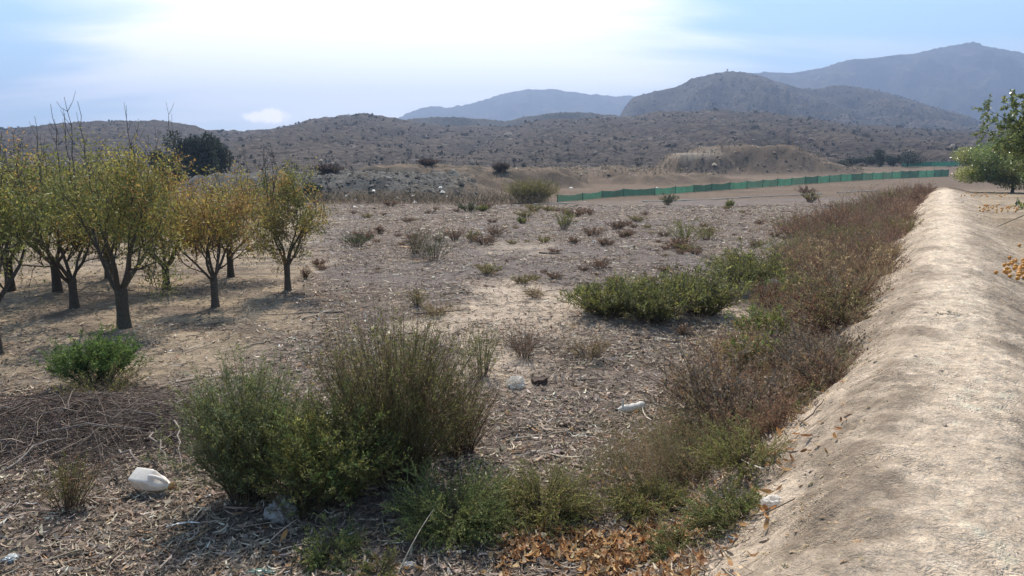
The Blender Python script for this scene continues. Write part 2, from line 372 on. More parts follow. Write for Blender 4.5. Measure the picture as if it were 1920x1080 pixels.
def ground_col(x, y):
    p = perp(x, y); s = along(x, y)
    c = np.broadcast_to(LITT, x.shape + (3,)).copy()
    c = c * (1 + 0.22 * fbm(x * 0.6, y * 0.6, 4, 41))[..., None]
    c = mixa(c, LITT * np.array((0.95, 1.0, 1.08)), sst(0.1, 0.4, fbm(x * 0.25, y * 0.25, 3, 47)))
    c = mixa(c, SAND * 0.92, sandy_mask(x, y))
    orc = orchard_mask(x, y)
    oc = ORCH * (1 + 0.2 * fbm(x * 1.5, y * 1.5, 4, 42))[..., None]
    oc = mixa(oc, LITT * 0.75, sst(-0.05, 0.4, fbm(x * 0.9, y * 2.2, 4, 44)) * 0.75)
    c = mixa(c, oc, orc)
    lf = sst(-1.65, -1.0, p + 0.25 * fbm(s * 1.2, p * 1.2, 3, 12)) * sst(90, 60, s)
    # crest trodden pale, flanks darker and cloddy
    pale = sst(0.50, 0.12, np.abs(p - 0.23 + 0.15 * fbm(s * 0.5, 0 * s, 2, 70)) + 0.42 * fbm(s * 1.1, p * 1.6, 5, 71, .6))
    streak = fbm(s * 3.4 + 0.8 * fbm(s, p * 1.5, 2, 31), p * 0.8, 4, 21, 0.6)
    cl = fbm(s * 1.3, p * 1.3, 5, 72); MID = SAND * .52 + DARKS * .48
    bank = mixa(np.broadcast_to(MID, c.shape), SAND, np.clip(pale + 0.55 * sst(-0.15, 0.35, cl), 0, 1))
    bank = mixa(bank, SAND * 1.0, 0.6 * sst(-0.35, -0.85, p) * sst(-0.25, 0.15, fbm(s * 3.5, p * 3.5, 4, 73)))
    bank = mixa(bank, DARKS * 1.2, 0.5 * sst(-0.05, -0.45, streak) * (1 - pale * 0.8))
    bank = mixa(bank, DARKS * 1.1, 0.8 * sst(-.02, 0.22, fbm(x * 1.1 + 7, y * 1.1, 5, 79, .62) + .35 * gauss(p, s, -.25, 4.6, .45, 1.6)) * (1 - pale * .85) * sst(18, 8, s))
    bank = mixa(bank, DARKS * 1.05, 0.45 * sst(.5, .9, p + .3 * fbm(s * 1.3, p * 2, 4, 80)) * sst(-.3, .3, fbm(s * 2.5, p * 2.5, 3, 81)))
    bank = bank * (1 + .22 * fbm(x * 11, y * 11, 3, 83, .7))[..., None]
    c = mixa(c, bank, lf)
    r = sst(1.2, 1.8, p)
    gr = mixa(np.broadcast_to(ORCH * 1.1, c.shape), DARKS, 0.7 * sst(-0.1, 0.35, fbm(x * 0.6, y * 0.6, 4, 75)))
    c = mixa(c, gr, r * sst(95, 70, s))
    # beyond the pale kerb: bare brown plain
    far = sst(47, 50, y - 0.30 * np.maximum(x, 0) + 1.5 * 0)
    c = mixa(c, np.broadcast_to(np.array((0.175, 0.13, 0.095)), c.shape) * (1 + 0.2 * fbm(x * 0.2, y * 0.5, 4, 76))[..., None], far * (1 - lf))
    zz = gz(x, y, False) - 0.6 * sst(46, 100, y)
    k = sst(0.35, 0.9, zz) * sst(44, 49, y)
    bk = np.broadcast_to(OCHRE, c.shape).copy()
    bk = bk * (1 + 0.55 * fbm(x * 0.9, y * 0.9, 5, 77, .6))[..., None]
    bk = mixa(bk, np.array((0.085, 0.07, 0.052)), .8 * sst(.0, .35, fbm(x * .35, y * .5, 4, 82)))
    bk = mixa(bk, np.array((0.42, 0.35, 0.27)), .85 * sst(2.6, 3.3, zz) * gauss(x, y, pixel_xy(1285, 122), 122, 3.8, 6))
    rub = sst(pixel_xy(900, 60), pixel_xy(840, 60), x) * sst(70, 64, y)
    bk = mixa(bk, RUBB * (1 + 0.6 * fbm(x * 2.2, y * 2.2, 3, 78))[..., None], rub)
    c = mixa(c, bk, k)
    return np.clip(c, 0.02, 0.75)

CC = ground_col(XX, YY)
VV = np.stack([XX, YY, ZZ], -1).reshape(-1, 3); CCf = CC.reshape(-1, 3)
idx = np.arange(NS * NY).reshape(NY, NS)
Q = np.stack([idx[:-1, :-1], idx[:-1, 1:], idx[1:, 1:], idx[1:, :-1]], -1).reshape(-1, 4)
cxm = VV[Q].mean(1); pm = perp(cxm[:, 0], cxm[:, 1]); am = along(cxm[:, 0], cxm[:, 1])
def submesh(name, sel, kind_label):
    q = Q[sel]; u, inv = np.unique(q, return_inverse=True)
    me = mesh_np(name, VV[u], inv.reshape(-1, 4), M_ground, CCf[u], True)
    return tag(link(name, me), kind_label, None, None, 'structure')
is_bank = (pm > -1.6) & (pm < 1.7) & (am < 80)
is_orch = (pm >= 1.7) & (am < 95)
is_far = (cxm[:, 1] > 47) & ~is_bank & ~is_orch
ground = submesh('field', ~(is_bank | is_orch | is_far), 'field covered in dry chips and husks')
bank = submesh('embankment', is_bank, 'pale earth embankment with trodden crest')
orchard = submesh('orchard_ground', is_orch, 'bare soil of the citrus orchard')
plain_far = submesh('plain', is_far, 'bare brown plain with spoil banks beyond the field')
# ground behind and below everything, out to the horizon
tv = []; tf = []
for i, r in enumerate((0.0, 6, 60, 400, 1500, 3300)):
    for k in range(32):
        a = k * math.tau / 32; tv.append((r * math.sin(a), r * math.cos(a), -0.45 if r < 300 else -0.6))
for i in range(5):
    for k in range(32):
        tf.append((i * 32 + k, (i + 1) * 32 + k, (i + 1) * 32 + (k + 1) % 32, i * 32 + (k + 1) % 32))
tag(link('terrain', mesh_np('terrain', tv, tf, M_ground, np.array((0.3, 0.24, 0.18)))), 'flat land stretching under and beyond the hills', None, None, 'structure')
# ground behind the camera
bv = np.array([(-60, 0.56, -0.02), (60, 0.56, -0.02), (60, -60, -0.02), (-60, -60, -0.02)])

def ridge_hill(name, label, pts, D, depth_f, depth_b, rough, base_c, alt_c, seed, mat, ns=420, ny=110, base=0.0, nscale=1.0, detail_amp=0.06):
    """hill whose skyline follows pts (photograph pixels) at forward distance D; a real height field with a front slope depth_f and a back slope depth_b"""
    dirs = [pix_dir(u, v) for u, v in pts]
    su = np.array([d.x / d.y for d in dirs]); zu = np.array([H + d.z / d.y * D for d in dirs])
    s = np.linspace(su[0], su[-1], ns)
    i = np.arange(ns); zr = np.interp(s, su, zu)
    ker = np.hanning(7); ker /= ker.sum(); zr = np.convolve(np.pad(zr, 3, mode='edge'), ker, 'valid')
    zr = zr + rough * D * 0.004 * fbm(s * 60, s * 0 + seed, 4, seed) + D * 0.0022 * np.maximum(0, fbm(s * 330, s * 0 + seed + 5, 3, seed + 2))
    t = np.concatenate([np.linspace(-1, 0, int(ny * 0.75)), np.linspace(0, 1, ny - int(ny * 0.75) + 1)[1:]])
    T, Sx = np.meshgrid(t, s, indexing='ij')
    Y = D + np.where(T < 0, T * depth_f, T * depth_b); X = Sx * D * (1 + 0.55 * (Y - D) / D)
    q = nscale / D * 9
    n1 = fbm(X * q, Y * q, 6, seed + 3, 0.55)
    rid = 1 - np.abs(fbm(X * q * 0.75 + 5 + .3 * n1, Y * q * 0.20, 4, seed + 9, 0.5)) * 2.2
    prof = np.where(T < 0, np.power(np.clip(1 + T, 0, 1), 1.25), np.power(np.clip(1 - T, 0, 1), 1.5))
    env = np.clip(-T * 4, 0, 1) * np.where(T < 0, 1, 0) * (1 - np.clip((-T - 0.7) / 0.3, 0, 1))
    # slopes never poke above the sight line of the skyline
    ang = (zr[None, :] - H) / D
    Z = base + (zr[None, :] - base) * prof + env * (zr[None, :] - base) * (detail_amp * 1.8 * n1 + detail_amp * 4.2 * (rid - 0.6))
    lim = H + ang * Y * (1 - 0.03 * np.clip(-T * 5, 0, 1)) - 0.0006 * D * np.clip(-T * 6, 0, 1)
    Z = np.where(T < 0, np.minimum(Z, lim), Z)
    f = sst(-0.25, 0.35, n1 + 0.4 * fbm(X * q * 5, Y * q * 5, 4, seed + 20))
    C = mixa(np.broadcast_to(np.array(base_c), X.shape + (3,)), np.array(alt_c), f)
    C = C * (0.86 + 0.30 * np.clip(rid, 0, 1))[..., None]
    C = C * (1 + 0.25 * fbm(X * q * 12, Y * q * 12, 3, seed + 31))[..., None]
    V = np.stack([X, Y, Z], -1)
    nyy = len(t); id_ = np.arange(nyy * ns).reshape(nyy, ns)
    Fq = np.stack([id_[:-1, :-1], id_[:-1, 1:], id_[1:, 1:], id_[1:, :-1]], -1).reshape(-1, 4)
    me = mesh_np(name, V.reshape(-1, 3), Fq, mat, np.clip(C, 0.01, 0.7).reshape(-1, 3), True)
    tag(link(name, me), label, None, None, 'structure')
    return V
VA = ridge_hill('hill', 'low scrub-covered stony hill behind the plain',
    [(-900, 262), (-300, 250), (0, 240), (100, 233), (200, 226), (300, 226), (340, 231), (380, 242), (430, 247), (500, 243), (540, 236), (600, 222), (650, 215), (690, 213), (730, 220), (780, 229), (860, 236), (950, 236), (1020, 226), (1100, 222), (1170, 219), (1240, 210), (1330, 207), (1420, 210), (1500, 220), (1580, 232), (1680, 238), (1780, 244), (1900, 250), (2100, 262), (2700, 275)],
    430, 300, 180, 0.5, (0.044, 0.035, 0.028), (0.066, 0.051, 0.040), 100, M_hill, 600, 170, 0.3, 5.0, 0.020)
ridge_hill('hill', 'dark humped ridge just behind the front hill', [(560, 290), (700, 240), (750, 226), (800, 221), (850, 219), (900, 223), (945, 228), (985, 219), (1040, 212), (1100, 211), (1160, 218), (1260, 235), (1400, 290)],
    660, 150, 150, 0.3, (0.040, 0.039, 0.030), (0.06, 0.054, 0.042), 200, M_hill, 260, 60, 0.3, 2.2)
VC = ridge_hill('hill', 'big dark rounded hill with a rocky left shoulder', [(1120, 300), (1158, 226), (1172, 200), (1186, 184), (1230, 171), (1268, 163), (1300, 148), (1340, 137), (1366, 133), (1400, 136), (1440, 148), (1480, 160), (1512, 168), (1550, 163), (1590, 161), (1650, 170), (1700, 185), (1760, 203), (1820, 225), (1900, 240), (2050, 262), (2300, 290)],
    900, 430, 300, 0.4, (0.040, 0.034, 0.028), (0.075, 0.061, 0.050), 300, M_hill, 420, 120, 0.3, 4.0, 0.045)
ridge_hill('mountain', 'far blue mountain in the middle of the skyline', [(640, 300), (740, 226), (760, 214), (785, 203), (810, 198), (840, 202), (880, 196), (912, 187), (940, 177), (965, 172), (990, 168), (1040, 168), (1090, 174), (1130, 180), (1160, 181), (1182, 177), (1230, 195), (1330, 230), (1500, 300)],
    2300, 700, 500, 0.35, (0.034, 0.034, 0.030), (0.055, 0.052, 0.044), 400, M_mount, 300, 60, 0.0, 2.6, 0.05)
ridge_hill('mountain', 'tall blue mountain with a pointed summit at right', [(1150, 300), (1300, 190), (1400, 141), (1430, 136), (1480, 137), (1520, 131), (1552, 124), (1590, 112), (1640, 109), (1680, 103), (1720, 99), (1760, 92), (1800, 82), (1820, 79), (1850, 88), (1880, 92), (1920, 100), (2000, 116), (2200, 165), (2700, 290)],
    1750, 560, 500, 0.35, (0.026, 0.025, 0.023), (0.05, 0.045, 0.04), 500, M_mount, 380, 84, 0.0, 2.4, 0.075)

# ------------------------------------------------------------------ haze
hz, t, o = mat_new('haze')
pv = N(t, 'ShaderNodeVolumePrincipled'); pv.inputs['Color'].default_value = (0.42, 0.555, 0.84, 1); pv.inputs['Density'].default_value = 5.2e-4; pv.inputs['Anisotropy'].default_value = 0.30
t.links.new(pv.outputs[0], o.inputs['Volume'])
bm = bmesh.new(); bmesh.ops.create_cube(bm, size=1.0)
for v in bm.verts: v.co = Vector((v.co.x * 7000, v.co.y * 7000, -2.0 if v.co.z < 0 else 330.0))
me = bpy.data.meshes.new('haze'); bm.to_mesh(me); bm.free(); me.materials.append(hz)
tag(link('haze', me), 'thin blue haze in the air', None, None, 'stuff')

# ------------------------------------------------------------------ scrub on the hills (uncountable)
def scrub_clumps(acc, P, R, cols, nl=10):
    n = len(P)
    Pc = np.repeat(P, nl, axis=0); Rc = np.repeat(R, nl)
    off = rng.normal(size=(n * nl, 3)); off = unit(off) * rng.uniform(0.3, 1, (n * nl, 1)) ; off[:, 2] = np.abs(off[:, 2]) * 0.8
    D = rng.normal(size=(n * nl, 3)); D[:, 2] = np.abs(D[:, 2]) + .3
    leaves(acc, Pc + off * Rc[:, None] * 0.7, D, Rc * 0.9, Rc * 0.38, np.repeat(cols, nl, axis=0) * np.exp(rng.normal(0, .2, (n * nl, 1))))
def sample_surface(Vg, n, ylim=None):
    ny, ns, _ = Vg.shape
    w = (np.linalg.norm(Vg[1:, :-1] - Vg[:-1, :-1], axis=-1) * np.linalg.norm(Vg[:-1, 1:] - Vg[:-1, :-1], axis=-1))
    w = w / (Vg[:-1, :-1, 1] ** 1.4)
    if ylim is not None: w = w * (Vg[:-1, :-1, 1] < ylim)
    w = w.ravel() / w.sum(); k = rng.choice(len(w), n, p=w); i, j = np.divmod(k, ns - 1)
    a = rng.random((n, 1)); b = rng.random((n, 1))
    return (Vg[i, j] * (1 - a) + Vg[i + 1, j] * a) * (1 - b) + (Vg[i, j + 1] * (1 - a) + Vg[i + 1, j + 1] * a) * b
acc = Acc()
P = sample_surface(VA, 24000, 445)
keep = fbm(P[:, 0] * .05, P[:, 1] * .05, 3, 91) + rng.normal(0, .3, len(P)) > -0.10; P = P[keep]
R = rng.lognormal(-1.0, 0.55, len(P)) * (0.6 + P[:, 1] / 600)
scrub_clumps(acc, P, np.clip(R, .25, 2.4), pick([(0.052, 0.050, 0.034), (0.064, 0.055, 0.038), (0.08, 0.062, 0.045), (0.055, 0.05, 0.036)], len(P)), 5)
tag(link('hillside_scrub', acc.mesh('hillside_scrub', M_bush)), 'dark low scrub dotted over the stony front hill', None, None, 'stuff')
acc = Acc()
P = sample_surface(VC, 7000, 915)
scrub_clumps(acc, P, rng.lognormal(-0.1, 0.5, len(P)), pick([(0.030, 0.032, 0.022), (0.045, 0.042, 0.03)], len(P)), 5)
tag(link('hillside_scrub', acc.mesh('hillside_scrub', M_bush)), 'dark scrub over the big rounded hill', None, None, 'stuff')
# pale boulders on the front hill
def rocks(acc, P, R, C, zs=1.0):
    n = len(P)
    base = np.array([(1, 0, 0), (.3, .9, 0), (-.8, .5, 0), (-.7, -.6, 0), (.4, -.9, 0), (.5, .2, .7), (-.3, .3, .8), (-.1, -.5, .65)], float)
    V = base[None] * (1 + rng.normal(0, .18, (n, 8, 3))); a = rng.uniform(0, math.tau, n); ca, sa = np.cos(a)[:, None], np.sin(a)[:, None]
    V = np.stack([V[..., 0] * ca - V[..., 1] * sa, V[..., 0] * sa + V[..., 1] * ca, V[..., 2] * zs * rng.uniform(.5, 1, (n, 1))], -1)
    V = V * R[:, None, None] + P[:, None, :] - np.array((0, 0, .15)) * R[:, None, None]
    q = np.array([(0, 1, 6, 5), (1, 2, 6, 6), (2, 3, 7, 6), (3, 4, 7, 7), (4, 0, 5, 7), (5, 6, 7, 7)])
    q = np.array([(0, 1, 6, 5), (2, 3, 7, 6), (4, 0, 5, 7)]); tr = np.array([(1, 2, 6), (3, 4, 7), (5, 6, 7)])
    allf = np.concatenate([q[:, [0, 1, 2]], q[:, [0, 2, 3]], tr])
    Fc = (np.arange(n)[:, None, None] * 8 + allf[None]).reshape(-1, 3)
    acc.add(V, Fc, np.repeat(C, 8, axis=0))
acc = Acc(); P = sample_surface(VA, 9000, 430)
keep = fbm(P[:, 0] * .04, P[:, 1] * .04, 3, 97) > 0.0; P = P[keep]
rocks(acc, P, rng.lognormal(-.95, .5, len(P)) * (0.6 + P[:, 1] / 600), pick([(0.11, 0.095, 0.08), (0.15, 0.13, 0.11), (0.09, 0.075, 0.065)], len(P)))
tag(link('boulders', acc.mesh('boulders', M_bark)), 'pale stones scattered over the front hill', None, None, 'stuff')

# ------------------------------------------------------------------ litter on the field
def strips(acc, P, az, L, Wd, curve, lift, C, k=4, tilt=None):
    """curled husk strips lying on the ground"""
    n = len(P); t = np.linspace(-.5, .5, k)[None, :]
    th = az[:, None] + curve[:, None] * t
    dx = np.cos(th) * L[:, None] / (k - 1); dy = np.sin(th) * L[:, None] / (k - 1)
    X = np.cumsum(dx, 1); Y = np.cumsum(dy, 1); X -= X.mean(1, keepdims=True); Y -= Y.mean(1, keepdims=True)
    Zl = lift[:, None] * (4 * t * t) + 0.004 + (0 if tilt is None else tilt[:, None] * (t + .5))
    px = P[:, 0:1] + X; py = P[:, 1:2] + Y
    pz = P[:, 2:3] + Zl
    A = np.stack([-np.sin(th), np.cos(th), rng.normal(0, .5, (n, 1)) * np.ones((1, k))], -1); A = unit(A)
    wd = Wd[:, None] * np.array([.35, 1, .9, .25] if k == 4 else [.3, .9, 1, .8, .15])[None, :]
    C0 = np.stack([px, py, pz], -1)
    V = np.stack([C0 - A * wd[..., None], C0 + A * wd[..., None]], 2)
    V[..., 2] = np.maximum(V[..., 2], P[:, 2][:, None, None] - .004)
    id_ = np.arange(n * k * 2).reshape(n, k, 2)
    Fc = np.stack([id_[:, :-1, 0], id_[:, :-1, 1], id_[:, 1:, 1], id_[:, 1:, 0]], -1).reshape(-1, 4)
    acc.add(V, Fc, np.repeat(C, k * 2, axis=0))
def litter_points(n, ymin, ymax, pw=1.0, smin=-1.2, smax=1.0):
    u = rng.random(n); y = (ymin ** pw + u * (ymax ** pw - ymin ** pw)) ** (1 / pw); s = rng.uniform(smin, smax, n)
    return s * (y + .9), y
HUSK = [(0.42, 0.335, 0.25), (0.30, 0.228, 0.168), (0.17, 0.128, 0.096), (0.29, 0.25, 0.205), (0.62, 0.53, 0.42), (0.10, 0.076, 0.06), (0.33, 0.20, 0.11)]
acc = Acc()
x, y = litter_points(175000, 2.6, 46, 0.55, -.92, .66)
x_, y_ = litter_points(80000, 2.6, 12, 0.8, -.85, .45); x = np.concatenate([x, x_]); y = np.concatenate([y, y_])
pp = perp(x, y); orc = orchard_mask(x, y); sm = sandy_mask(x, y)
dens = (1 - 0.80 * orc) * (1 - .7 * sm) * (0.35 + 0.65 * sst(-.35, .2, fbm(x * .8, y * .8, 3, 66)))
keep = (pp < -1.0 + rng.normal(0, .15, len(x))) & (rng.random(len(x)) < dens); x, y = x[keep], y[keep]
n = len(x); P = np.stack([x, y, gfast(x, y) + rng.random(n) * .02], -1)
sc = 0.8 + y / 20
c = np.clip(pick(HUSK, n, (3, 4, 3.5, 2, .8, 2.5, .8), .28) * (1 + .35 * sst(10, 25, y) * (rng.random(n) < .35))[:, None], 0, .75)
strips(acc, P, rng.uniform(0, math.tau, n), rng.lognormal(-2.72, .6, n) * sc, rng.lognormal(-5.3, .5, n) * sc, rng.normal(0, 1.1, n), np.abs(rng.normal(0, .012, n)) * sc, c)
tag(link('litter', acc.mesh('litter', M_chip)), 'grey brown chips and curled husks strewn over the field', None, None, 'stuff')
print('litter', n)

# thin twigs lying on the field
acc = Acc()
x, y = litter_points(3600, 2.8, 34, .5, -.9, .5)
keep = perp(x, y) < -1.2; x, y = x[keep], y[keep]; n = len(x)
L = rng.lognormal(-1.2, .5, n); az = rng.uniform(0, math.tau, n); k = 5
t_ = np.linspace(-.5, .5, k)[None]; th = az[:, None] + rng.normal(0, .7, (n, 1)) * t_ + rng.normal(0, .2, (n, k))
X = x[:, None] + np.cumsum(np.cos(th), 1) * L[:, None] / k; Y = y[:, None] + np.cumsum(np.sin(th), 1) * L[:, None] / k
Z = gfast(X, Y) + .012 + np.abs(rng.normal(0, .02, (n, 1))) * (t_ + .5)
tubes(acc, np.stack([X, Y, Z], -1), np.broadcast_to(rng.lognormal(-5.5, .4, (n, 1)), (n, k)) * np.linspace(1.1, .6, k)[None], pick([(0.14, 0.11, 0.085), (0.33, 0.28, 0.22), (0.22, 0.18, 0.14)], n), 3)
tag(link('twigs', acc.mesh('twigs', M_twig)), 'thin dead twigs strewn over the field', None, None, 'stuff')

# clods and stones on the bank
acc = Acc()
u = rng.random(17000); s = 1.5 * (40 / 1.5) ** u; p = rng.uniform(-1.9, 2.2, len(s))
den = 0.10 + .9 * sst(.25, .8, np.abs(p - .3)) ; keep = rng.random(len(s)) < den * .8; s, p = s[keep], p[keep]
x = s * DX + p * RX; y = s * DY + p * RY; ok = y > .7; x, y = x[ok], y[ok]; n = len(x)
P = np.stack([x, y, gfast(x, y)], -1)
cc = (ground_col(x, y) * .4 + SAND * .6) * np.array((1.15, 1.0, .86)) * np.exp(rng.normal(0, .14, (n, 1)))
rocks(acc, P, np.clip(rng.lognormal(-4.75, .5, n), .004, .024) * (1 + along(x, y) / 26), np.clip(cc, .05, np.array((.62, .5, .39))), .8)
tag(link('clods', acc.mesh('clods', M_ground)), 'small clods and stones on the earth embankment', None, None, 'stuff')
# rubble on the bank beyond the field
acc = Acc()
x = rng.uniform(pixel_xy(500, 55), pixel_xy(905, 60), 3800); y = rng.uniform(47, 66, 3800); z = gfast(x, y); keep = z > .25; x, y, z = x[keep], y[keep], z[keep]; n = len(x)
rocks(acc, np.stack([x, y, z], -1), rng.lognormal(-2.45, .5, n), pick([(0.065, 0.062, 0.056), (0.10, 0.094, 0.084), (0.045, 0.043, 0.038), (0.15, 0.14, 0.125), (0.085, 0.068, 0.052)], n))
x = rng.uniform(pixel_xy(900, 80), pixel_xy(1620, 120), 5000); y = rng.uniform(72, 140, 5000); z = gfast(x, y); keep = z > 1.2; x, y, z = x[keep], y[keep], z[keep]; n = len(x)
rocks(acc, np.stack([x, y, z], -1), rng.lognormal(-2.0, .5, n), pick([(0.19, 0.145, 0.105), (0.14, 0.105, 0.078), (0.25, 0.20, 0.155), (0.11, 0.083, 0.062)], n))
tag(link('rubble', acc.mesh('rubble', M_bark)), 'broken rubble on the banks beyond the field', None, None, 'stuff')

# ------------------------------------------------------------------ dry leaves by the bank
def curl_leaf(L, Wd, bend, cup, nk=5):
    V = []; Fc = []
    for i in range(nk):
        t = i / (nk - 1); w = Wd * math.sin(math.pi * min(.97, max(.06, t ** .8))) ; a = bend * (t - .5)
        cxp = math.sin(a) / max(abs(bend), .05) * L; zc = (1 - math.cos(a)) / max(abs(bend), .05) * L
        for j in (-1, 0, 1): V.append((cxp, j * w * math.cos(cup), zc + abs(j) * w * math.sin(cup)))
    for i in range(nk - 1):
        for j in (0, 1): b = i * 3 + j; Fc.append((b, b + 1, b + 4, b + 3))
    return np.array(V), Fc
def leaf_col_mat(i):
    return M_dry
LEAFC = [(0.46, 0.27, 0.12), (0.52, 0.36, 0.19), (0.34, 0.16, 0.065), (0.58, 0.44, 0.27), (0.24, 0.12, 0.055), (0.40, 0.22, 0.09)]
proto = []
for i in range(18):
    V, Fc = curl_leaf(random.uniform(.055, .10), random.uniform(.012, .022), random.uniform(.6, 2.6) * random.choice((1, -1, 1)), random.uniform(.2, 1.1))
    V[:, 2] -= V[:, 2].min()
    proto.append(mesh_np('dry_leaf', V, Fc, M_dry, np.array(LEAFC[i % 6]) * (1 + .2 * (i % 3 - 1)), True))
def leaf_spot():
    r = random.random()
    if r < .62:  u, v = random.triangular(1010, 1340, 1180), 1110 - abs(random.gauss(0, 85)) 
    elif r < .8: tt = random.random(); u, v = 1330 + tt * 240 + random.gauss(0, 26), 1055 - tt * 300 + random.gauss(0, 22)
    elif r < .93: u, v = random.uniform(500, 1100), random.uniform(1035, 1100)
    else: u, v = random.uniform(380, 1500), random.uniform(720, 1060)
    return u, v
spots = []
while len(spots) < 300:
    u, v = leaf_spot()
    if v < 660: continue
    spots.append(on_ground(u, v))
for i, q in enumerate(spots):
    o = link('dry_leaf', proto[i % 18], ground); o.location = q + Vector((0, 0, .004 + random.random() * .035))
    o.rotation_euler = (random.gauss(0, .5), random.gauss(0, .4), random.uniform(0, math.tau)); k = random.uniform(.6, 1.2); o.scale = (k, k, k)
# the rest of the leaf carpet
acc = Acc(); n = 5200
s = 2.2 + (rng.random(n) ** 1.3) * 26; p = -1.45 + rng.normal(0, .32, n) - .3 * (s < 7) * rng.random(n)
m2 = 2600; u2 = rng.uniform(-0.02, .28, m2)
y2 = rng.uniform(3.4, 4.9, m2); x2 = u2 * y2
x = np.concatenate([s * DX + p * RX, x2]); y = np.concatenate([s * DY + p * RY, y2])
keep = fbm(x * 1.4, y * 1.4, 3, 88) > -.2; x, y = x[keep], y[keep]; n = len(x)
P = np.stack([x, y, gfast(x, y) + rng.random(n) * .03], -1)
strips(acc, P, rng.uniform(0, math.tau, n), rng.lognormal(-2.75, .3, n), rng.lognormal(-4.5, .3, n), rng.normal(0, 1.3, n), np.abs(rng.normal(0, .025, n)), pick(LEAFC, n, None, .22), 4)
tag(link('leaf_litter', acc.mesh('leaf_litter', M_dry)), 'orange brown dry leaves drifted along the foot of the bank', None, None, 'stuff')

# ------------------------------------------------------------------ plants
G1 = (0.185, 0.195, 0.06); G2 = (0.13, 0.145, 0.05); G3 = (0.25, 0.235, 0.065); GG = (0.20, 0.22, 0.10); BR = (0.21, 0.145, 0.085)
RB = (0.24, 0.135, 0.085); ST = (0.36, 0.28, 0.15); DK = (0.065, 0.078, 0.042); YG = (0.24, 0.23, 0.07)
def plant_geo(stem_acc, leaf_acc, c, r, h, n, sub=5, lps=6, ll=.03, lw=.006, cols=(G1, G2), w=None, scol=(0.12, 0.09, 0.06), spread=.6, sr=.0025, top_bare=.1, asp=1.0, wild=.08, low=.12, lean=(0, 0)):
    """bush of n main stems, each with side branchlets that carry small leaves (c: base centre relative to the thing)"""
    c = np.array(c, float); K = 5
    a = rng.uniform(0, math.tau, n); q = np.sqrt(rng.random(n))
    b0 = np.stack([np.cos(a) * q * r * .35, np.sin(a) * q * r * .35 * asp, np.zeros(n)], -1) + c
    hh = h * (1 - .5 * q ** 2 * rng.random(n) ** .5) * rng.uniform(.62, 1.0, n)
    outv = np.stack([np.cos(a) * q * r * spread, np.sin(a) * q * r * spread * asp, 0 * a], -1) + np.array((lean[0], lean[1], 0)) * h
    t = np.linspace(0, 1, K)
    bend = rng.normal(0, wild * h, (n, 1, 3)) * (t[None, :, None] ** 2)
    Ps = b0[:, None] + outv[:, None] * (t[None, :, None] ** 1.3) * 1.0 + np.array((0, 0, 1.0)) * (hh[:, None] * (t[None] ** .92))[..., None] + bend
    Ps[..., 2] = np.maximum(Ps[..., 2], c[2] - .02 + 0.0)
    tubes(stem_acc, Ps, sr * np.linspace(1.3, .4, K)[None] * rng.uniform(.7, 1.3, (n, 1)), pick([scol], n, None, .2), 3)
    # branchlets
    m = n * sub; si = np.repeat(np.arange(n), sub); tt = rng.uniform(low, 1 - top_bare * .3, m)
    f = tt * (K - 1); i0 = np.minimum(f.astype(int), K - 2); fr = (f - i0)[:, None]
    bp = Ps[si, i0] * (1 - fr) + Ps[si, i0 + 1] * fr; dr = unit(Ps[si, i0 + 1] - Ps[si, i0])
    sd_ = unit(rng.normal(size=(m, 3))); bd = unit(dr * 1.0 + sd_ * .75)
    bl = h * rng.uniform(.10, .26, m) * (1.1 - .6 * tt)
    kk = 3; t3 = np.linspace(0, 1, kk)[None, :, None]
    Bp = bp[:, None] + bd[:, None] * bl[:, None, None] * t3 + np.array((0, 0, 1.)) * (bl * .35)[:, None, None] * t3 ** 2
    Bp[..., 2] = np.maximum(Bp[..., 2], c[2] + .005)
    ribbons(stem_acc, Bp, sr * .5 * np.array([1, .8, .4])[None] * np.ones((m, 1)), pick([scol, cols[0]], m, None, .2))
    if lps:
        M = m * lps; bi = np.repeat(np.arange(m), lps); tl = rng.random(M)[:, None]
        Lp = (Bp[bi, 0] * (1 - tl) + Bp[bi, 2] * tl) + rng.normal(0, ll * .3, (M, 3))
        Ld = unit(bd[bi] + rng.normal(0, .8, (M, 3)) + np.array((0, 0, .3)))
        colst = pick(cols, m, w, .25)[bi] * np.exp(rng.normal(0, .15, (M, 1)))
        leaves(leaf_acc, Lp, Ld, ll * rng.uniform(.6, 1.3, M), lw * rng.uniform(.7, 1.2, M), colst)
def bush(name, label, cat, loc, group=None, rz=0., **kw):
    ro = root(name, label, cat, loc, group, rz)
    sa, la = Acc(), Acc(); plant_geo(sa, la, (0, 0, 0), **kw)
    link('stems', sa.mesh('stems', M_twig), ro)
    if la.n: link('foliage', la.mesh('foliage', M_leaf), ro)
    return ro
def at(u, v): return on_ground(u, v)
def dist(q): return math.hypot(q.x, q.y) 
def px(q, n): return n / F * q.y * 1.0          # width of n photograph pixels at the forward distance of q

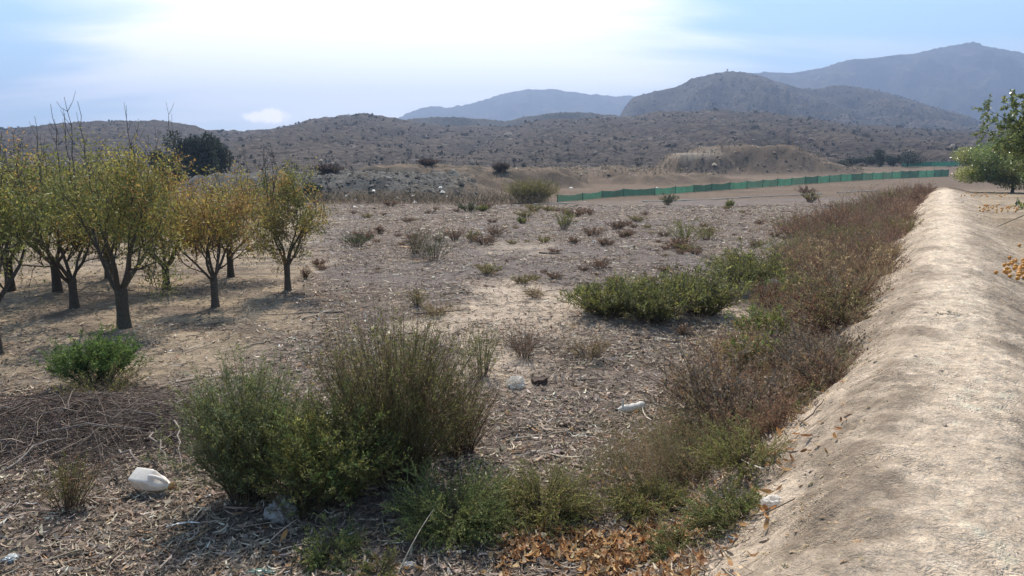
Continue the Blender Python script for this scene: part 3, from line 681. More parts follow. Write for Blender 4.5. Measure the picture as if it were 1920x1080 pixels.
# big foreground thicket
q = at(468, 935); bush('bush', 'grey green feathery bush left of the tall broom bush in the foreground', 'bush', q,
     r=px(q, 98), h=1.12, n=290, sub=10, lps=14, ll=.028, lw=.0036, cols=(GG, G1, (0.20, 0.235, 0.12), G2), scol=(0.11, 0.085, 0.05), spread=.95, wild=.10)
q = at(745, 900); bush('bush', 'tall broom-like bush with upright thin stems in the foreground', 'bush', q,
     r=px(q, 150), h=1.46, n=430, sub=9, lps=9, ll=.024, lw=.0032, cols=(G1, G3, BR, (0.19, 0.15, 0.075), BR, G2), scol=(0.13, 0.095, 0.06), spread=.86, wild=.05, top_bare=0, asp=.8)
q = at(618, 935); bush('bush', 'dense dark green bush between the feathery bush and the tall broom bush', 'bush', q,
     r=px(q, 130), h=.84, n=270, sub=10, lps=13, ll=.028, lw=.004, cols=(G1, G3, G2, (0.14, 0.20, 0.06)), spread=1.0, wild=.12)
q = at(860, 850); bush('bush', 'reddish brown wiry bush at the right edge of the tall broom bush', 'bush', q,
     r=px(q, 80), h=.85, n=140, sub=8, lps=7, ll=.018, lw=.0026, cols=(BR, RB, G1), scol=(0.11, 0.07, 0.045), spread=1., wild=.07)
q = at(520, 985); bush('bush', 'small dark undergrowth shrub beside the grey plastic bag', 'bush', q + Vector((.1, .15, 0)),
     r=.25, h=.42, n=70, sub=7, lps=10, ll=.02, lw=.003, cols=(G2, BR, DK), spread=1., wild=.12)
# low juniper-like sprigs
def sprigs(name, label, q, r, h, n, cols, seed=0, ll=.016):
    ro = root(name, label, 'shrub', q); sa, la = Acc(), Acc()
    a = rng.uniform(0, math.tau, n); k = np.sqrt(rng.random(n)); K = 6; t = np.linspace(0, 1, K)
    el = 1.15 - .95 * k
    D0 = np.stack([np.cos(a) * np.cos(el), np.sin(a) * np.cos(el), np.sin(el)], -1)
    L = (r * (1 - .3 * rng.random(n)))[:, None] * np.sqrt(np.cos(el) ** 2 + (h / r) ** 2 * np.sin(el) ** 2)[:, None]
    Ps = D0[:, None] * (L[:, None] * t[None, :, None]) + rng.normal(0, .03, (n, 1, 3)) * t[None, :, None] + np.array((0, 0, -.06)) * (t ** 2)[None, :, None]
    Ps[..., 2] = np.maximum(Ps[..., 2], .0)
    tubes(sa, Ps, .003 * np.linspace(1.4, .4, K)[None] * np.ones((n, 1)), pick([(0.1, 0.075, 0.05)], n), 3)
    sub = 10; m = n * sub; si = np.repeat(np.arange(n), sub); tt = rng.uniform(.25, 1, m); f = tt * (K - 1); i0 = np.minimum(f.astype(int), K - 2); fr = (f - i0)[:, None]
    bp = Ps[si, i0] * (1 - fr) + Ps[si, i0 + 1] * fr; bd = unit(unit(Ps[si, i0 + 1] - Ps[si, i0]) + unit(rng.normal(size=(m, 3))) * .8); bl = .10 * rng.uniform(.5, 1.2, m) * (r / .35)
    Bp = bp[:, None] + bd[:, None] * bl[:, None, None] * np.linspace(0, 1, 3)[None, :, None]; Bp[..., 2] = np.maximum(Bp[..., 2], .0)
    ribbons(sa, Bp, .0012 * np.ones((m, 3)), pick([cols[0]], m))
    lps = 13; M = m * lps; bi = np.repeat(np.arange(m), lps); tl = rng.random(M)[:, None]
    Lp = Bp[bi, 0] * (1 - tl) + Bp[bi, 2] * tl
    leaves(la, Lp, unit(bd[bi] * .7 + rng.normal(0, .8, (M, 3))), ll * rng.uniform(.6, 1.2, M), ll * .22, pick(cols, m, None, .22)[bi] * np.exp(rng.normal(0, .15, (M, 1))))
    link('stems', sa.mesh('stems', M_twig), ro); link('foliage', la.mesh('foliage', M_leaf), ro); return ro
JU = ((0.18, 0.21, 0.075), (0.25, 0.265, 0.09), (0.13, 0.155, 0.06)); SO = ((0.22, 0.225, 0.07), (0.25, 0.225, 0.08), (0.25, 0.19, 0.10))
q = at(850, 985); sprigs('shrub', 'low dark juniper-like shrub with feathery sprigs at the bottom centre', q, px(q, 135), .60, 230, JU)
q = at(1020, 965); sprigs('shrub', 'low olive green shrub right of the juniper-like shrub', q, px(q, 120), .50, 170, SO)
q = at(625, 1045); sprigs('shrub', 'small green sprig shrub at the bottom below the thicket', q, px(q, 75), .36, 60, JU)
q = at(710, 1085); sprigs('shrub', 'little olive sprig plant at the bottom beside the leaning cane', q, px(q, 65), .16, 26, SO)
q = at(1215, 955); sprigs('shrub', 'low green shrub above the orange leaf drift', q, px(q, 105), .36, 90, SO)
q = at(1370, 985); sprigs('shrub', 'low bright green shrub at the foot of the bank near the bottom', q, px(q, 110), .30, 95, ((0.165, 0.195, 0.065), (0.20, 0.20, 0.07), (0.20, 0.16, 0.08)))
q = at(1270, 1035); sprigs('shrub', 'small green shrub between the leaf drift and the bank foot', q, px(q, 75), .25, 55, ((0.165, 0.195, 0.065), (0.20, 0.20, 0.07), (0.20, 0.16, 0.08)))
q = at(1400, 875); sprigs('shrub', 'olive green shrub beside the brown weeds halfway up the bank foot', q, px(q, 115), .45, 90, SO)

# bright green dome bush at left
q = at(182, 722); bush('bush', 'bright green rounded bush on the left under the almond trees', 'bush', q,
     r=px(q, 74), h=.62, n=190, sub=8, lps=10, ll=.032, lw=.0065, cols=((0.12, 0.19, 0.045), (0.09, 0.145, 0.04), (0.16, 0.22, 0.06)), spread=.86, wild=.05, low=.3)
q = at(190, 748); bush('bush', 'thin yellowish green bush in front of the bright green rounded bush', 'bush', q,
     r=px(q, 75), h=.42, n=80, sub=7, lps=8, ll=.022, lw=.004, cols=(YG, (0.12, 0.12, 0.05), BR), spread=1.1)
q = at(128, 955); bush('bush', 'small sparse yellow green plant left of the white jug', 'bush', q,
     r=px(q, 62), h=.44, n=60, sub=7, lps=8, ll=.016, lw=.003, cols=((0.13, 0.13, 0.045), YG, BR, RB), scol=(0.13, 0.09, 0.06), spread=.95)

# big green mounded bushes in the middle right
for (u, v, w, h, lab) in ((1140, 592, 75, .62, 'leftmost'), (1225, 600, 85, .82, 'tallest'), (1315, 588, 80, .85, 'third from left'), (1400, 535, 75, .85, 'rearmost')):
    q = at(u, v); bush('bush', f'{lab} of four green upright-stemmed bushes in the clump left of the bank', 'bush', q, 'green bushes in the clump left of the bank',
        r=px(q, w), h=h, n=150, sub=8, lps=8, ll=.055, lw=.009, cols=(G1, G3, G2, (0.10, 0.095, 0.05)), spread=1., wild=.06, sr=.004)
for (u, v, w, h, lab) in ((1435, 640, 60, .55, 'green bush among the brown weeds right of the bush clump'), (1420, 705, 55, .5, 'bright green bush at the left edge of the brown weeds'), (1500, 560, 60, .5, 'olive green bush in the weeds above the two near green ones'), (1545, 500, 60, .5, 'green bush in the middle of the weed strip'), (1600, 455, 55, .55, 'green bush in the weeds close to the foot of the bank'), (1500, 478, 70, .5, 'wide olive bush on the field side of the weed strip'), (1655, 405, 40, .6, 'farthest green bush inside the weed strip')):
    q = at(u, v); bush('bush', lab, 'bush', q, r=px(q, w), h=h, n=90, sub=7, lps=7, ll=.045, lw=.008, cols=(G1, G3, (0.14, 0.21, 0.06)), spread=1.)

# field shrubs: (u, v, width px, height px, palette, label)
PAL = dict(g=(G1, G2, G3), d=(DK, G2, (0.06, 0.065, 0.04)), b=((0.15, 0.10, 0.07), RB, (0.12, 0.085, 0.055)), o=((0.14, 0.12, 0.06), BR, G3), s=(ST, (0.22, 0.16, 0.09), BR))
FS = [(812, 489, 85, 66, 'd', 'large dark green bush alone in the middle of the field'),
 (778, 476, 45, 56, 'b', 'brown bush touching the left of the large dark bush in the field'),
 (668, 462, 52, 28, 'd', 'low dark tuft with dry spikes right of the almond trees'),
 (712, 439, 15, 16, 'b', 'tiny brown tuft above the low dark spiky tuft'),
 (853, 451, 30, 25, 'b', 'brown shrub just right of the large dark bush in the field'),
 (885, 453, 28, 21, 'o', 'olive shrub, second to the right of the large dark bush'),
 (931, 444, 36, 25, 'b', 'round brown shrub, third to the right of the large dark bush'),
 (1058, 430, 34, 36, 'g', 'pointed bright green shrub standing alone in the far middle field'),
 (979, 419, 16, 11, 'g', 'tiny green tuft left of the pointed green shrub'),
 (1133, 460, 32, 15, 'b', 'low brown cushion below and right of the pointed green shrub'),
 (1157, 430, 34, 17, 'b', 'wide brown cushion right of the pointed green shrub'),
 (1075, 457, 22, 13, 'b', 'brown cushion directly below the pointed green shrub'),
 (1285, 456, 80, 46, 'g', 'wide green bush in the field above the bush clump'),
 (1325, 450, 45, 32, 'o', 'olive bush touching the right of the wide green bush'),
 (1250, 384, 34, 19, 'd', 'dark round shrub at the far edge of the field below the net fence'),
 (1368, 389, 14, 13, 'g', 'small green shrub right of the dark round shrub at the field edge'),
 (1519, 379, 26, 20, 'o', 'olive shrub on the pale kerb line near the brown weeds'),
 (1512, 364, 30, 13, 'b', 'brown shrub on the plain behind the pale kerb line'),
 (880, 397, 44, 20, 'd', 'dark green shrub at the far edge of the field left of the reeds'),
 (904, 396, 18, 12, 'g', 'small green shrub joined to the dark one at the far field edge'),
 (978, 532, 34, 17, 'o', 'low olive cushion in the middle of the chip-covered field'),
 (1005, 559, 38, 22, 's', 'straw brown cushion in the middle of the chip-covered field'),
 (782, 573, 38, 34, 'o', 'olive brown upright tuft on the sandy strip in the field'),
 (820, 593, 62, 28, 's', 'wide straw coloured tuft on the sandy strip in the field'),
 (1125, 504, 46, 22, 'b', 'brown shrub just behind the bush clump left of the bank'),
 (1040, 522, 30, 12, 'b', 'flat brown tuft left of the bush clump'),
 (597, 498, 20, 12, 'b', 'tiny brown tuft right of the almond with the forked trunk'),
 (573, 524, 16, 24, 'b', 'thin upright brown weed beside the rightmost almond trunk'),
 (1105, 672, 88, 50, 's', 'straw yellow tuft in the near field left of the bank weeds'),
 (985, 672, 82, 70, 'b', 'wiry reddish weed with bare twigs left of the straw yellow tuft'),
 (905, 705, 85, 100, 'g', 'thin upright green weed right of the tall broom bush'),
 (1280, 628, 32, 20, 'b', 'small brown tuft in front of the bush clump'),
 (1485, 432, 80, 32, 'o', 'olive brown bush at the far end of the brown weeds'),
 (1590, 415, 60, 40, 'o', 'green brown bush by the bank in the far weeds')]
for (u, v, w, h, pal, lab) in FS:
    q = at(u, v); d = q.y; wide = px(q, w) / 2; hh = px(q, h)
    lf = max(.018, d * .0016)
    n = int(np.clip(20 + 800 * (w / 1920), 24, 80))
    bush('shrub', lab, 'shrub', q, r=wide * 1.1, h=hh * 1.08, n=n, sub=7, lps=5 if pal in 'b' else 7, ll=lf, lw=lf * .2, cols=PAL[pal], scol=(0.13, 0.10, 0.07), spread=1., sr=max(.002, d * .00016))
# scattered tiny tufts sharing three meshes
tp = []
for pal in ('b', 'o', 'b'):
    sa = Acc(); plant_geo(sa, sa, (0, 0, 0), r=.3, h=.28, n=34, sub=5, lps=5, ll=.045, lw=.009, cols=PAL[pal], spread=1., sr=.004); tp.append(sa.mesh('tuft', M_leaf))
for i in range(110):
    for _ in range(40):
        y = random.uniform(15, 45); x = random.uniform(-.34, .6) * y
        if perp(x, y) > -2.4 or orchard_mask(np.array([x]), np.array([y]))[0] > .4: continue
        if fbm(np.array([x * .2]), np.array([y * .2]), 2, 93)[0] + random.gauss(0, .3) > 0: break
    o = link('tuft', tp[i % 3]); o.location = (x, y, g1(x, y)); o.rotation_euler.z = random.uniform(0, 6.28); k = random.lognormvariate(-.45, .5) * (.5 + y / 60); o.scale = (k, k, k * .9)
    far_ = 'in the far field' if y > 30 else ('in the nearer field' if y < 22 else 'in the middle field')
    tag(o, f"tiny {('rusty brown', 'olive', 'reddish spiky')[i % 3]} tuft among the chips {far_}", 'tuft', f"tiny {('rusty brown', 'olive', 'reddish spiky')[i % 3]} tufts {far_}")

# weeds along the foot of the bank (one brown mass)
def weed_mass(name, label, xs, ys, hs, cols, scol, lps=6, lf=.012, w=None):
    n = len(xs); sa = Acc(); la = Acc(); z = gfast(xs, ys); K = 4; t = np.linspace(0, 1, K)
    d = np.hypot(xs, ys); a = rng.uniform(0, math.tau, n); ln = rng.uniform(.05, .6, n)
    P0 = np.stack([xs, ys, z], -1)
    Dv = (np.stack([np.cos(a) * ln, np.sin(a) * ln, np.ones(n)], -1) + np.stack([fbm(xs * 1.3, ys * 1.3, 2, 131), fbm(xs * 1.3, ys * 1.3, 2, 132), 0 * xs], -1) * .9) * hs[:, None]
    Ps = P0[:, None] + Dv[:, None] * t[None, :, None] + rng.normal(0, .05, (n, 1, 3)) * (t ** 2)[None, :, None]
    wd = np.maximum(.0011, d * .00013)
    ribbons(sa, Ps, wd[:, None] * np.linspace(1.2, .5, K)[None], pick(scol, n, None, .25))
    sub = 3; m = n * sub; si = np.repeat(np.arange(n), sub); tt = rng.uniform(.25, 1, m)[:, None]
    bp = Ps[si, 0] * (1 - tt) + Ps[si, 3] * tt; bd = unit(Dv[si] / hs[si][:, None] + rng.normal(0, .8, (m, 3))); bl = hs[si] * rng.uniform(.15, .4, m)
    Bp = np.stack([bp, bp + bd * bl[:, None]], 1); Bp[..., 2] = np.maximum(Bp[..., 2], z[si][:, None])
    ribbons(sa, Bp, (wd[si] * .6)[:, None] * np.ones((1, 2)), pick(scol, m, None, .2))
    M = m * lps // 2; bi = rng.integers(0, m, M); tl = rng.random(M)[:, None]
    l = np.maximum(lf, d[si][bi] * .0011)
    leaves(sa, Bp[bi, 0] * (1 - tl) + Bp[bi, 1] * tl, unit(bd[bi] + rng.normal(0, .9, (M, 3))), l, l * .26, pick(cols, n, w, .25)[si][bi])
    return tag(link(name, sa.mesh(name, M_leaf)), label, None, None, 'stuff')
def strip_pts(n, s0, s1, p0f, p1f, pw=.5):
    u = rng.random(n); s = (s0 ** pw + u * (s1 ** pw - s0 ** pw)) ** (1 / pw)
    p = p0f(s) + rng.beta(1.6, 1.6, n) * (p1f(s) - p0f(s)); return s, p
s, p = strip_pts(19000, 3.9, 64, lambda s: -2.3 - .35 * sst(6, 12, s) - 1.9 * sst(13, 30, s) + 1.6 * sst(40, 60, s), lambda s: -.86 + 0 * s + .40 * fbm(s * .8, 0 * s, 4, 99) + .26 * sst(5.5, 8, s) * sst(17, 13, s), .35)
x = s * DX + p * RX; y = s * DY + p * RY; keep = (fbm(x * .9, y * .9, 3, 95) + .3 * (rng.random(len(x)) - .5) > -.34 - .05 * sst(14, 25, y)) & ((y > 5.3) | (x > 1.75)) & ((x - 1.28) ** 2 + ((y - 7.15) * .6) ** 2 > .36 ** 2); x, y = x[keep], y[keep]
hs = (.28 + .12 * sst(5, 25, np.hypot(x, y))) * np.exp(rng.normal(0, .30, len(x))) * np.exp(1.1 * fbm(x * .8, y * .8, 3, 96)) * (1 - .45 * sst(-1.3, -.8, perp(x, y)))
gsel = fbm(x * .55 + 3, y * .55, 3, 98) + .30 * sst(7.0, 5, y) - .12 * sst(9, 14, y) > .20
hue = fbm(x * .45 + 9, y * .45, 3, 120) + rng.normal(0, .12, len(x)) + .75 * sst(8, 18, y) - .1
for nm_, lb_, sel_, pc_, sc_ in (('red_brown_weeds', 'wiry reddish brown dead weeds along the foot of the bank', hue > .12, [(0.24, 0.155, 0.10), (0.19, 0.13, 0.085), (0.29, 0.19, 0.115)], [(0.18, 0.11, 0.08), (0.14, 0.09, 0.07)]),
        ('olive_brown_weeds', 'olive brown fading weeds along the foot of the bank', (hue <= .12) & (hue > -.16), [(0.24, 0.18, 0.085), (0.19, 0.16, 0.07), (0.27, 0.17, 0.09)], [(0.20, 0.15, 0.09), (0.15, 0.11, 0.07)]),
        ('straw_weeds', 'straw coloured dry stalks among the weeds by the bank', hue <= -.16, [(0.36, 0.27, 0.14), (0.30, 0.20, 0.10), (0.22, 0.17, 0.08)], [(0.34, 0.26, 0.16), (0.24, 0.17, 0.10)])):
    m_ = sel_ & ~gsel
    weed_mass(nm_, lb_, x[m_], y[m_], hs[m_], pc_, sc_, 6)
weed_mass('green_weeds', 'patches of olive green weeds among the brown ones by the bank', x[gsel], y[gsel], hs[gsel], [(0.16, 0.18, 0.07), (0.20, 0.19, 0.08), (0.22, 0.16, 0.085)], [(0.18, 0.14, 0.08), (0.2, 0.14, 0.09)], 9, .016)
WB = []
for nm_, cl_, sc_, h_ in (('reddish brown', [(0.27, 0.165, 0.105), (0.21, 0.13, 0.085)], (0.22, 0.14, 0.10), .42), ('greyish brown', [(0.22, 0.17, 0.125), (0.17, 0.135, 0.10)], (0.20, 0.16, 0.125), .40), ('straw coloured', [(0.38, 0.28, 0.15), (0.28, 0.20, 0.11)], (0.32, 0.24, 0.15), .36), ('olive brown', [(0.20, 0.18, 0.075), (0.24, 0.17, 0.09)], (0.18, 0.13, 0.08), .38), ('dark rusty', [(0.15, 0.085, 0.055), (0.20, 0.10, 0.06)], (0.12, 0.08, 0.06), .34)):
    sa = Acc(); plant_geo(sa, sa, (0, 0, 0), r=.30, h=h_, n=60, sub=8, lps=6, ll=.022, lw=.005, cols=cl_, scol=sc_, spread=1.1, sr=.0028, wild=.16)
    WB.append((nm_, sa.mesh('dead_bush', M_leaf)))
KEEP = [at(1182, 772), at(1185, 815), at(1448, 541), at(1540, 494)]
for i in range(150):
    s_ = 5.6 * (58 / 5.6) ** random.random(); lo = -2.3 - .35 * sst(6, 12, s_) - 1.9 * sst(13, 30, s_) + 1.4 * sst(40, 60, s_); p_ = random.uniform(float(lo), -.75)
    bx_, by_ = s_ * DX + p_ * RX, s_ * DY + p_ * RY
    if min((bx_ - k__.x) ** 2 + (by_ - k__.y + .35) ** 2 for k__ in KEEP) < .5 ** 2: continue
    k_ = random.choices(range(5), (3 + s_ / 8, 3, 2.2 if s_ < 20 else .6, 2.5, 2))[0]
    o = link('dead_bush', WB[k_][1]); o.location = (bx_, by_, g1(bx_, by_) - .01); o.rotation_euler = (random.gauss(0, .12), random.gauss(0, .12), random.uniform(0, 6.28)); q_ = random.lognormvariate(.02, .35) * (1 + s_ / 90); o.scale = (q_ * random.uniform(.8, 1.3), q_, q_ * random.uniform(.75, 1.2))
    wh = 'near end' if s_ < 11 else ('middle' if s_ < 25 else 'far end')
    tag(o, f'{WB[k_][0]} dead bush standing in the {wh} of the weed strip by the bank', 'dead bush', f'{WB[k_][0]} dead bushes in the {wh} of the weed strip')
# sparse dead weeds over the near field
n = 900; y = 6 + rng.random(n) ** 1.2 * 26; x = rng.uniform(-.55, .45, n) * y; keep = (perp(x, y) < -2.2) & (fbm(x * .6, y * .6, 3, 101) > .05); x, y = x[keep], y[keep]
weed_mass('dead_weeds', 'thin dead weed stalks standing here and there in the field', x, y, .16 * np.exp(rng.normal(0, .35, len(x))), [(0.15, 0.10, 0.06), (0.2, 0.14, 0.08)], [(0.16, 0.11, 0.08)], 3)
# scrub fringe at the foot of the rubble bank
n = 1300; x = rng.uniform(pixel_xy(600, 48), pixel_xy(1030, 48), n); y = 47.5 + rng.normal(0, .9, n) + .04 * np.abs(x)
weed_mass('scrub_fringe', 'greenish dry scrub along the foot of the rubble bank', x, y, .5 * np.exp(rng.normal(0, .35, n)), [(0.08, 0.085, 0.045), (0.13, 0.105, 0.065), (0.10, 0.085, 0.055)], [(0.13, 0.10, 0.07)], 8, .05)
n = 3600; x = rng.uniform(pixel_xy(600, 70), pixel_xy(1700, 118), n); y = rng.uniform(60, 150, n)
keep = (x < pixel_xy(1700, y)) & (x > pixel_xy(560, y)) & (gz(x, y, False) > .5 + .6 * sst(46, 100, y)) & (fbm(x * .25, y * .25, 3, 141) > -.05); x, y = x[keep], y[keep]
weed_mass('bank_scrub', 'grey brown scrub growing over the spoil banks', x, y, .42 * np.exp(rng.normal(0, .45, len(x))) * (.6 + y / 150), [(0.10, 0.085, 0.055), (0.13, 0.10, 0.065), (0.085, 0.08, 0.045)], [(0.11, 0.085, 0.06)], 10, .09)
# reeds
q = at(997, 380); bush('reed_clump', 'yellow green reed clump at the left end of the net fence', 'reeds', q,
    r=px(q, 52), h=px(q, 44), n=420, sub=4, lps=4, ll=.22, lw=.012, cols=((0.20, 0.18, 0.06), (0.26, 0.21, 0.09), (0.15, 0.15, 0.055)), scol=(0.24, 0.19, 0.09), spread=.75, sr=.008, wild=.05, asp=.6)
for (u, v, w, h, c_, lab) in ((625, 336, 42, 13, 'b', 'dark purple brown bush on the left end of the rubble bank'), (806, 324, 32, 10, 'b', 'dark brown bush on top of the ochre bank'), (940, 343, 26, 13, 'b', 'brown bush in the dip between the two ochre banks')):
    d = {625: 62, 806: 72, 940: 72}[u]; x = pixel_xy(u, d); q = Vector((x, d, g1(x, d)))
    bush('shrub', lab, 'shrub', q, r=px(q, w) / 2, h=px(q, h) * 1.2, n=90, sub=7, lps=7, ll=.14, lw=.03, cols=((0.10, 0.07, 0.06), (0.07, 0.055, 0.045)), spread=1., sr=.01)

# brush pile
q = at(165, 805)
ro = root('brush_pile', 'grey pile of cut dead branches and twigs at the left edge', 'brush pile', q)
acc = Acc(); n = 3200; K = 5
bx = rng.normal(0, 1, n) * .85; by = rng.normal(0, .55, n); L = rng.lognormal(-.9, .5, n); az = rng.normal(0.3, 1.1, n) + math.pi * (rng.random(n) < .5)
th = az[:, None] + rng.normal(0, .6, (n, 1)) * np.linspace(-.5, .5, K)[None] + rng.normal(0, .12, (n, K))
X = bx[:, None] + np.cumsum(np.cos(th), 1) * L[:, None] / K - np.cos(az)[:, None] * L[:, None] / 2; Y = by[:, None] + np.cumsum(np.sin(th), 1) * L[:, None] / K - np.sin(az)[:, None] * L[:, None] / 2
hp = .30 * np.exp(-(X / 1.25) ** 2 - (Y / .75) ** 2)
Z = gfast(X + q.x, Y + q.y) - q.z + .015 + hp * rng.random((n, 1)) ** .6 + rng.normal(0, .06, (n, 1)) * np.linspace(0, 1, K)[None]
Z = np.maximum(Z, gfast(X + q.x, Y + q.y) - q.z + .004)
tubes(acc, np.stack([X, Y, Z], -1), rng.lognormal(-6.05, .45, (n, 1)) * np.linspace(1.3, .5, K)[None], pick([(0.18, 0.135, 0.11), (0.13, 0.095, 0.078), (0.30, 0.24, 0.19), (0.09, 0.062, 0.05)], n), 3)
link('twigs', acc.mesh('twigs', M_twig), ro)['kind'] = 'stuff'
for i, (u0, v0, u1, v1) in enumerate(((125, 755, 210, 755), (60, 830, 270, 828), (285, 830, 322, 885), (225, 870, 270, 900), (330, 800, 345, 880), (20, 900, 120, 850), (10, 780, 90, 800), (180, 790, 300, 805))):
    a = at(u0, v0 + 14) + Vector((0, 0, .16)); b = at(u1, v1 + 14) + Vector((0, 0, .10 + .1 * (i % 2))); m_ = (a + b) / 2 + Vector((0, 0, .06))
    pts = np.array([a + (m_ - a) * t for t in np.linspace(0, 1, 4)] + [m_ + (b - m_) * t for t in np.linspace(.25, 1, 4)]) + rng.normal(0, .012, (8, 3)) - np.array(q)
    ac = Acc(); tubes(ac, pts[None], np.linspace(.011, .004, 8)[None], np.array([(0.24, 0.2, 0.17)]), 5); link('branch', ac.mesh('branch', M_bark), ro)

# individual sticks on the ground
stick_spots = [(560, 600, 640, 580), (830, 553, 880, 548), (870, 545, 900, 560), (655, 550, 690, 556), (1010, 475, 1055, 477), (330, 960, 240, 1010), (150, 1055, 60, 1075), (420, 1030, 330, 1065), (1130, 800, 1175, 785),
               (950, 830, 1060, 815), (1085, 715, 1130, 718), (500, 640, 420, 665), (520, 1040, 600, 1030), (780, 590, 880, 588), (640, 585, 500, 592), (1480, 730, 1530, 700), (1500, 800, 1545, 755)]
for i, (u0, v0, u1, v1) in enumerate(stick_spots):
    a = at(u0, v0); b = at(u1, v1); k = 7; pts = np.array([a + (b - a) * t for t in np.linspace(0, 1, k)]) + rng.normal(0, (b - a).length * .03, (k, 3)); pts[:, 2] = gfast(pts[:, 0], pts[:, 1]) + .018 + np.linspace(0, 1, k) * rng.uniform(0, .05)
    ac = Acc(); r_ = max(.006, a.y * .0011); o_ = pts[0].copy(); tubes(ac, (pts - o_)[None], (r_ * np.linspace(1.2, .5, k))[None], np.array([[(0.36, 0.30, 0.23), (0.16, 0.125, 0.1), (0.26, 0.21, 0.16)][i % 3]]), 6)
    o = link('stick', ac.mesh('stick', M_bark), ground); o.location = o_
# the leaning cane
a = at(742, 1085); b = Vector(a) + Vector((.20, .42, .26)); k = 7
pts = np.array([a + (b - a) * t for t in np.linspace(0, 1, k)]) - np.array(a); pts[:, 2] += .03 * np.sin(np.linspace(0, math.pi, k))
ac = Acc(); tubes(ac, pts[None], np.linspace(.0055, .003, k)[None], np.array([(0.42, 0.36, 0.27)]), 6)
tag(link('cane', ac.mesh('cane', M_bark), None, a), 'thin pale cane leaning into the low shrub at the bottom', 'cane')

# ------------------------------------------------------------------ almond trees
def almond(u, v, R, top, nleaf, cols, w, label, lean=0., seed=1, trunk_r=.085, trunk_h=.42, shoots=7, leafsz=.055, fork=5):
    q = at(u, v); rs = random.Random(seed); R *= 1.25; nleaf = int(nleaf * .95); leafsz *= 1.12; trunk_r *= .84
    ro = root('almond_tree', label, 'tree', q, 'almond trees in the orchard')
    branches = []; tips = []
    def grow(p, d, L, r, lev):
        k = 6; pts = [p.copy()]; rad = [r]; cur = p.copy(); dd = d.copy()
        for i in range(k - 1):
            wig = .16 if lev < 3 else .24
            dd = (dd + Vector((rs.gauss(0, wig), rs.gauss(0, wig), rs.gauss(0, wig * .7) + .045))).normalized()
            cur = cur + dd * (L / (k - 1)); pts.append(cur.copy()); rad.append(r * (1 - .55 * (i + 1) / (k - 1)))
        branches.append((lev, pts, rad))
        if lev >= 3: tips.append(pts)
        if lev >= 4: return
        nb = {1: 4, 2: 5, 3: 4}[lev]
        for i in range(nb):
            t = rs.uniform(.35, 1) if i < nb - 1 else 1.0
            j = min(int(t * (k - 1)), k - 1)
            az = rs.uniform(0, math.tau); perpv = dd.orthogonal().normalized(); perpv.rotate(Matrix.Rotation(az, 3, dd))
            nd = (dd * .8 + perpv * rs.uniform(.45, .95) + Vector((0, 0, .12))).normalized()
            grow(pts[j], nd, L * rs.uniform(.55, .8), rad[j] * rs.uniform(.5, .68), lev + 1)
    tp = Vector((lean * .3, 0, trunk_h))
    base = [Vector((0, 0, -.06)), Vector((0, 0, .04)), Vector((lean * .08, 0, trunk_h * .4)), Vector((lean * .2, 0, trunk_h * .75)), tp, tp + Vector((0, 0, .05))]
    branches.append((0, base, [trunk_r * 1.45, trunk_r * 1.2, trunk_r, trunk_r * .97, trunk_r * 1.05, trunk_r * .7]))
    Htot = top - q.z
    a0 = rs.uniform(0, 6.28)
    for i in range(fork):
        a = a0 + i * math.tau / fork + rs.gauss(0, .2); tilt = rs.uniform(.38, .68)
        d = Vector((math.cos(a) * math.sin(tilt) + lean * .25, math.sin(a) * math.sin(tilt), math.cos(tilt)))
        grow(tp - Vector((0, 0, rs.uniform(.0, .1))), d, (Htot - trunk_h) * rs.uniform(.42, .58), trunk_r * rs.uniform(.38, .55), 1)
    # scale crown to radius and height
    allp = np.array([p for l, pts, _ in branches if l > 0 for p in pts]); ext = np.percentile(np.hypot(allp[:, 0] - tp.x, allp[:, 1]), 96); zt = np.percentile(allp[:, 2], 98.5)
    kx = R / ext; kz = (Htot - trunk_h) / (zt - trunk_h)
    def warp(p): 
        if p.z < trunk_h * .9: return p
        f = min(1, (p.z - trunk_h * .9) / .15) if p.z > trunk_h * .9 else 0
        zz = trunk_h + (p.z - trunk_h) * kz
        return Vector((tp.x + (p.x - tp.x) * (1 + (kx - 1) * f), p.y * (1 + (kx - 1) * f), max(.25, zz)))
    ac = Acc()
    for l, pts, rad in branches:
        Pp = np.array([warp(p) for p in pts]) if l else np.array(pts)
        tubes(ac, Pp[None], np.maximum(np.array(rad), .0028)[None], pick([(0.085, 0.07, 0.055)], 1, None, .12), 8 if l == 0 else (6 if l == 1 else 3))
    link('trunk', ac.mesh('trunk', M_bark, True), ro)
    ac = Acc()
    for i in range(shoots):
        ac = Acc(); l, pts, rad = rs.choice([b for b in branches if b[0] in (2, 3)]); b = warp(pts[-1]); k = 6
        hgt = rs.uniform(.5, 1.1); P_ = [b + Vector((rs.gauss(0, .02), rs.gauss(0, .02), 0)) + Vector((rs.gauss(0, .03) , 0, hgt * j / (k - 1))) for j in range(k)]; P_[0] = b
        tubes(ac, np.array(P_)[None], np.linspace(.007, .0025, k)[None], np.array([(0.10, 0.08, 0.07)]), 3)
        for _ in range(3):
            j = rs.randint(1, 4); e = P_[j] + Vector((rs.uniform(-.12, .12), rs.uniform(-.12, .12), rs.uniform(.08, .22)))
            tubes(ac, np.array([P_[j], (P_[j] + e) / 2 + Vector((.01, 0, 0)), e])[None], np.array([[.004, .003, .002]]), np.array([(0.10, 0.08, 0.07)]), 3)
        link('bare_shoot', ac.mesh('bare_shoot', M_twig), ro)
    T = np.array([[warp(p) for p in pts] for pts in tips])
    # keep whole clumps so that gaps stay open
    n = nleaf; ti = rng.integers(0, len(T), n); tw = rng.random(len(T)) ** 2.4 + .04
    ti = rng.choice(len(T), n, p=tw / tw.sum())
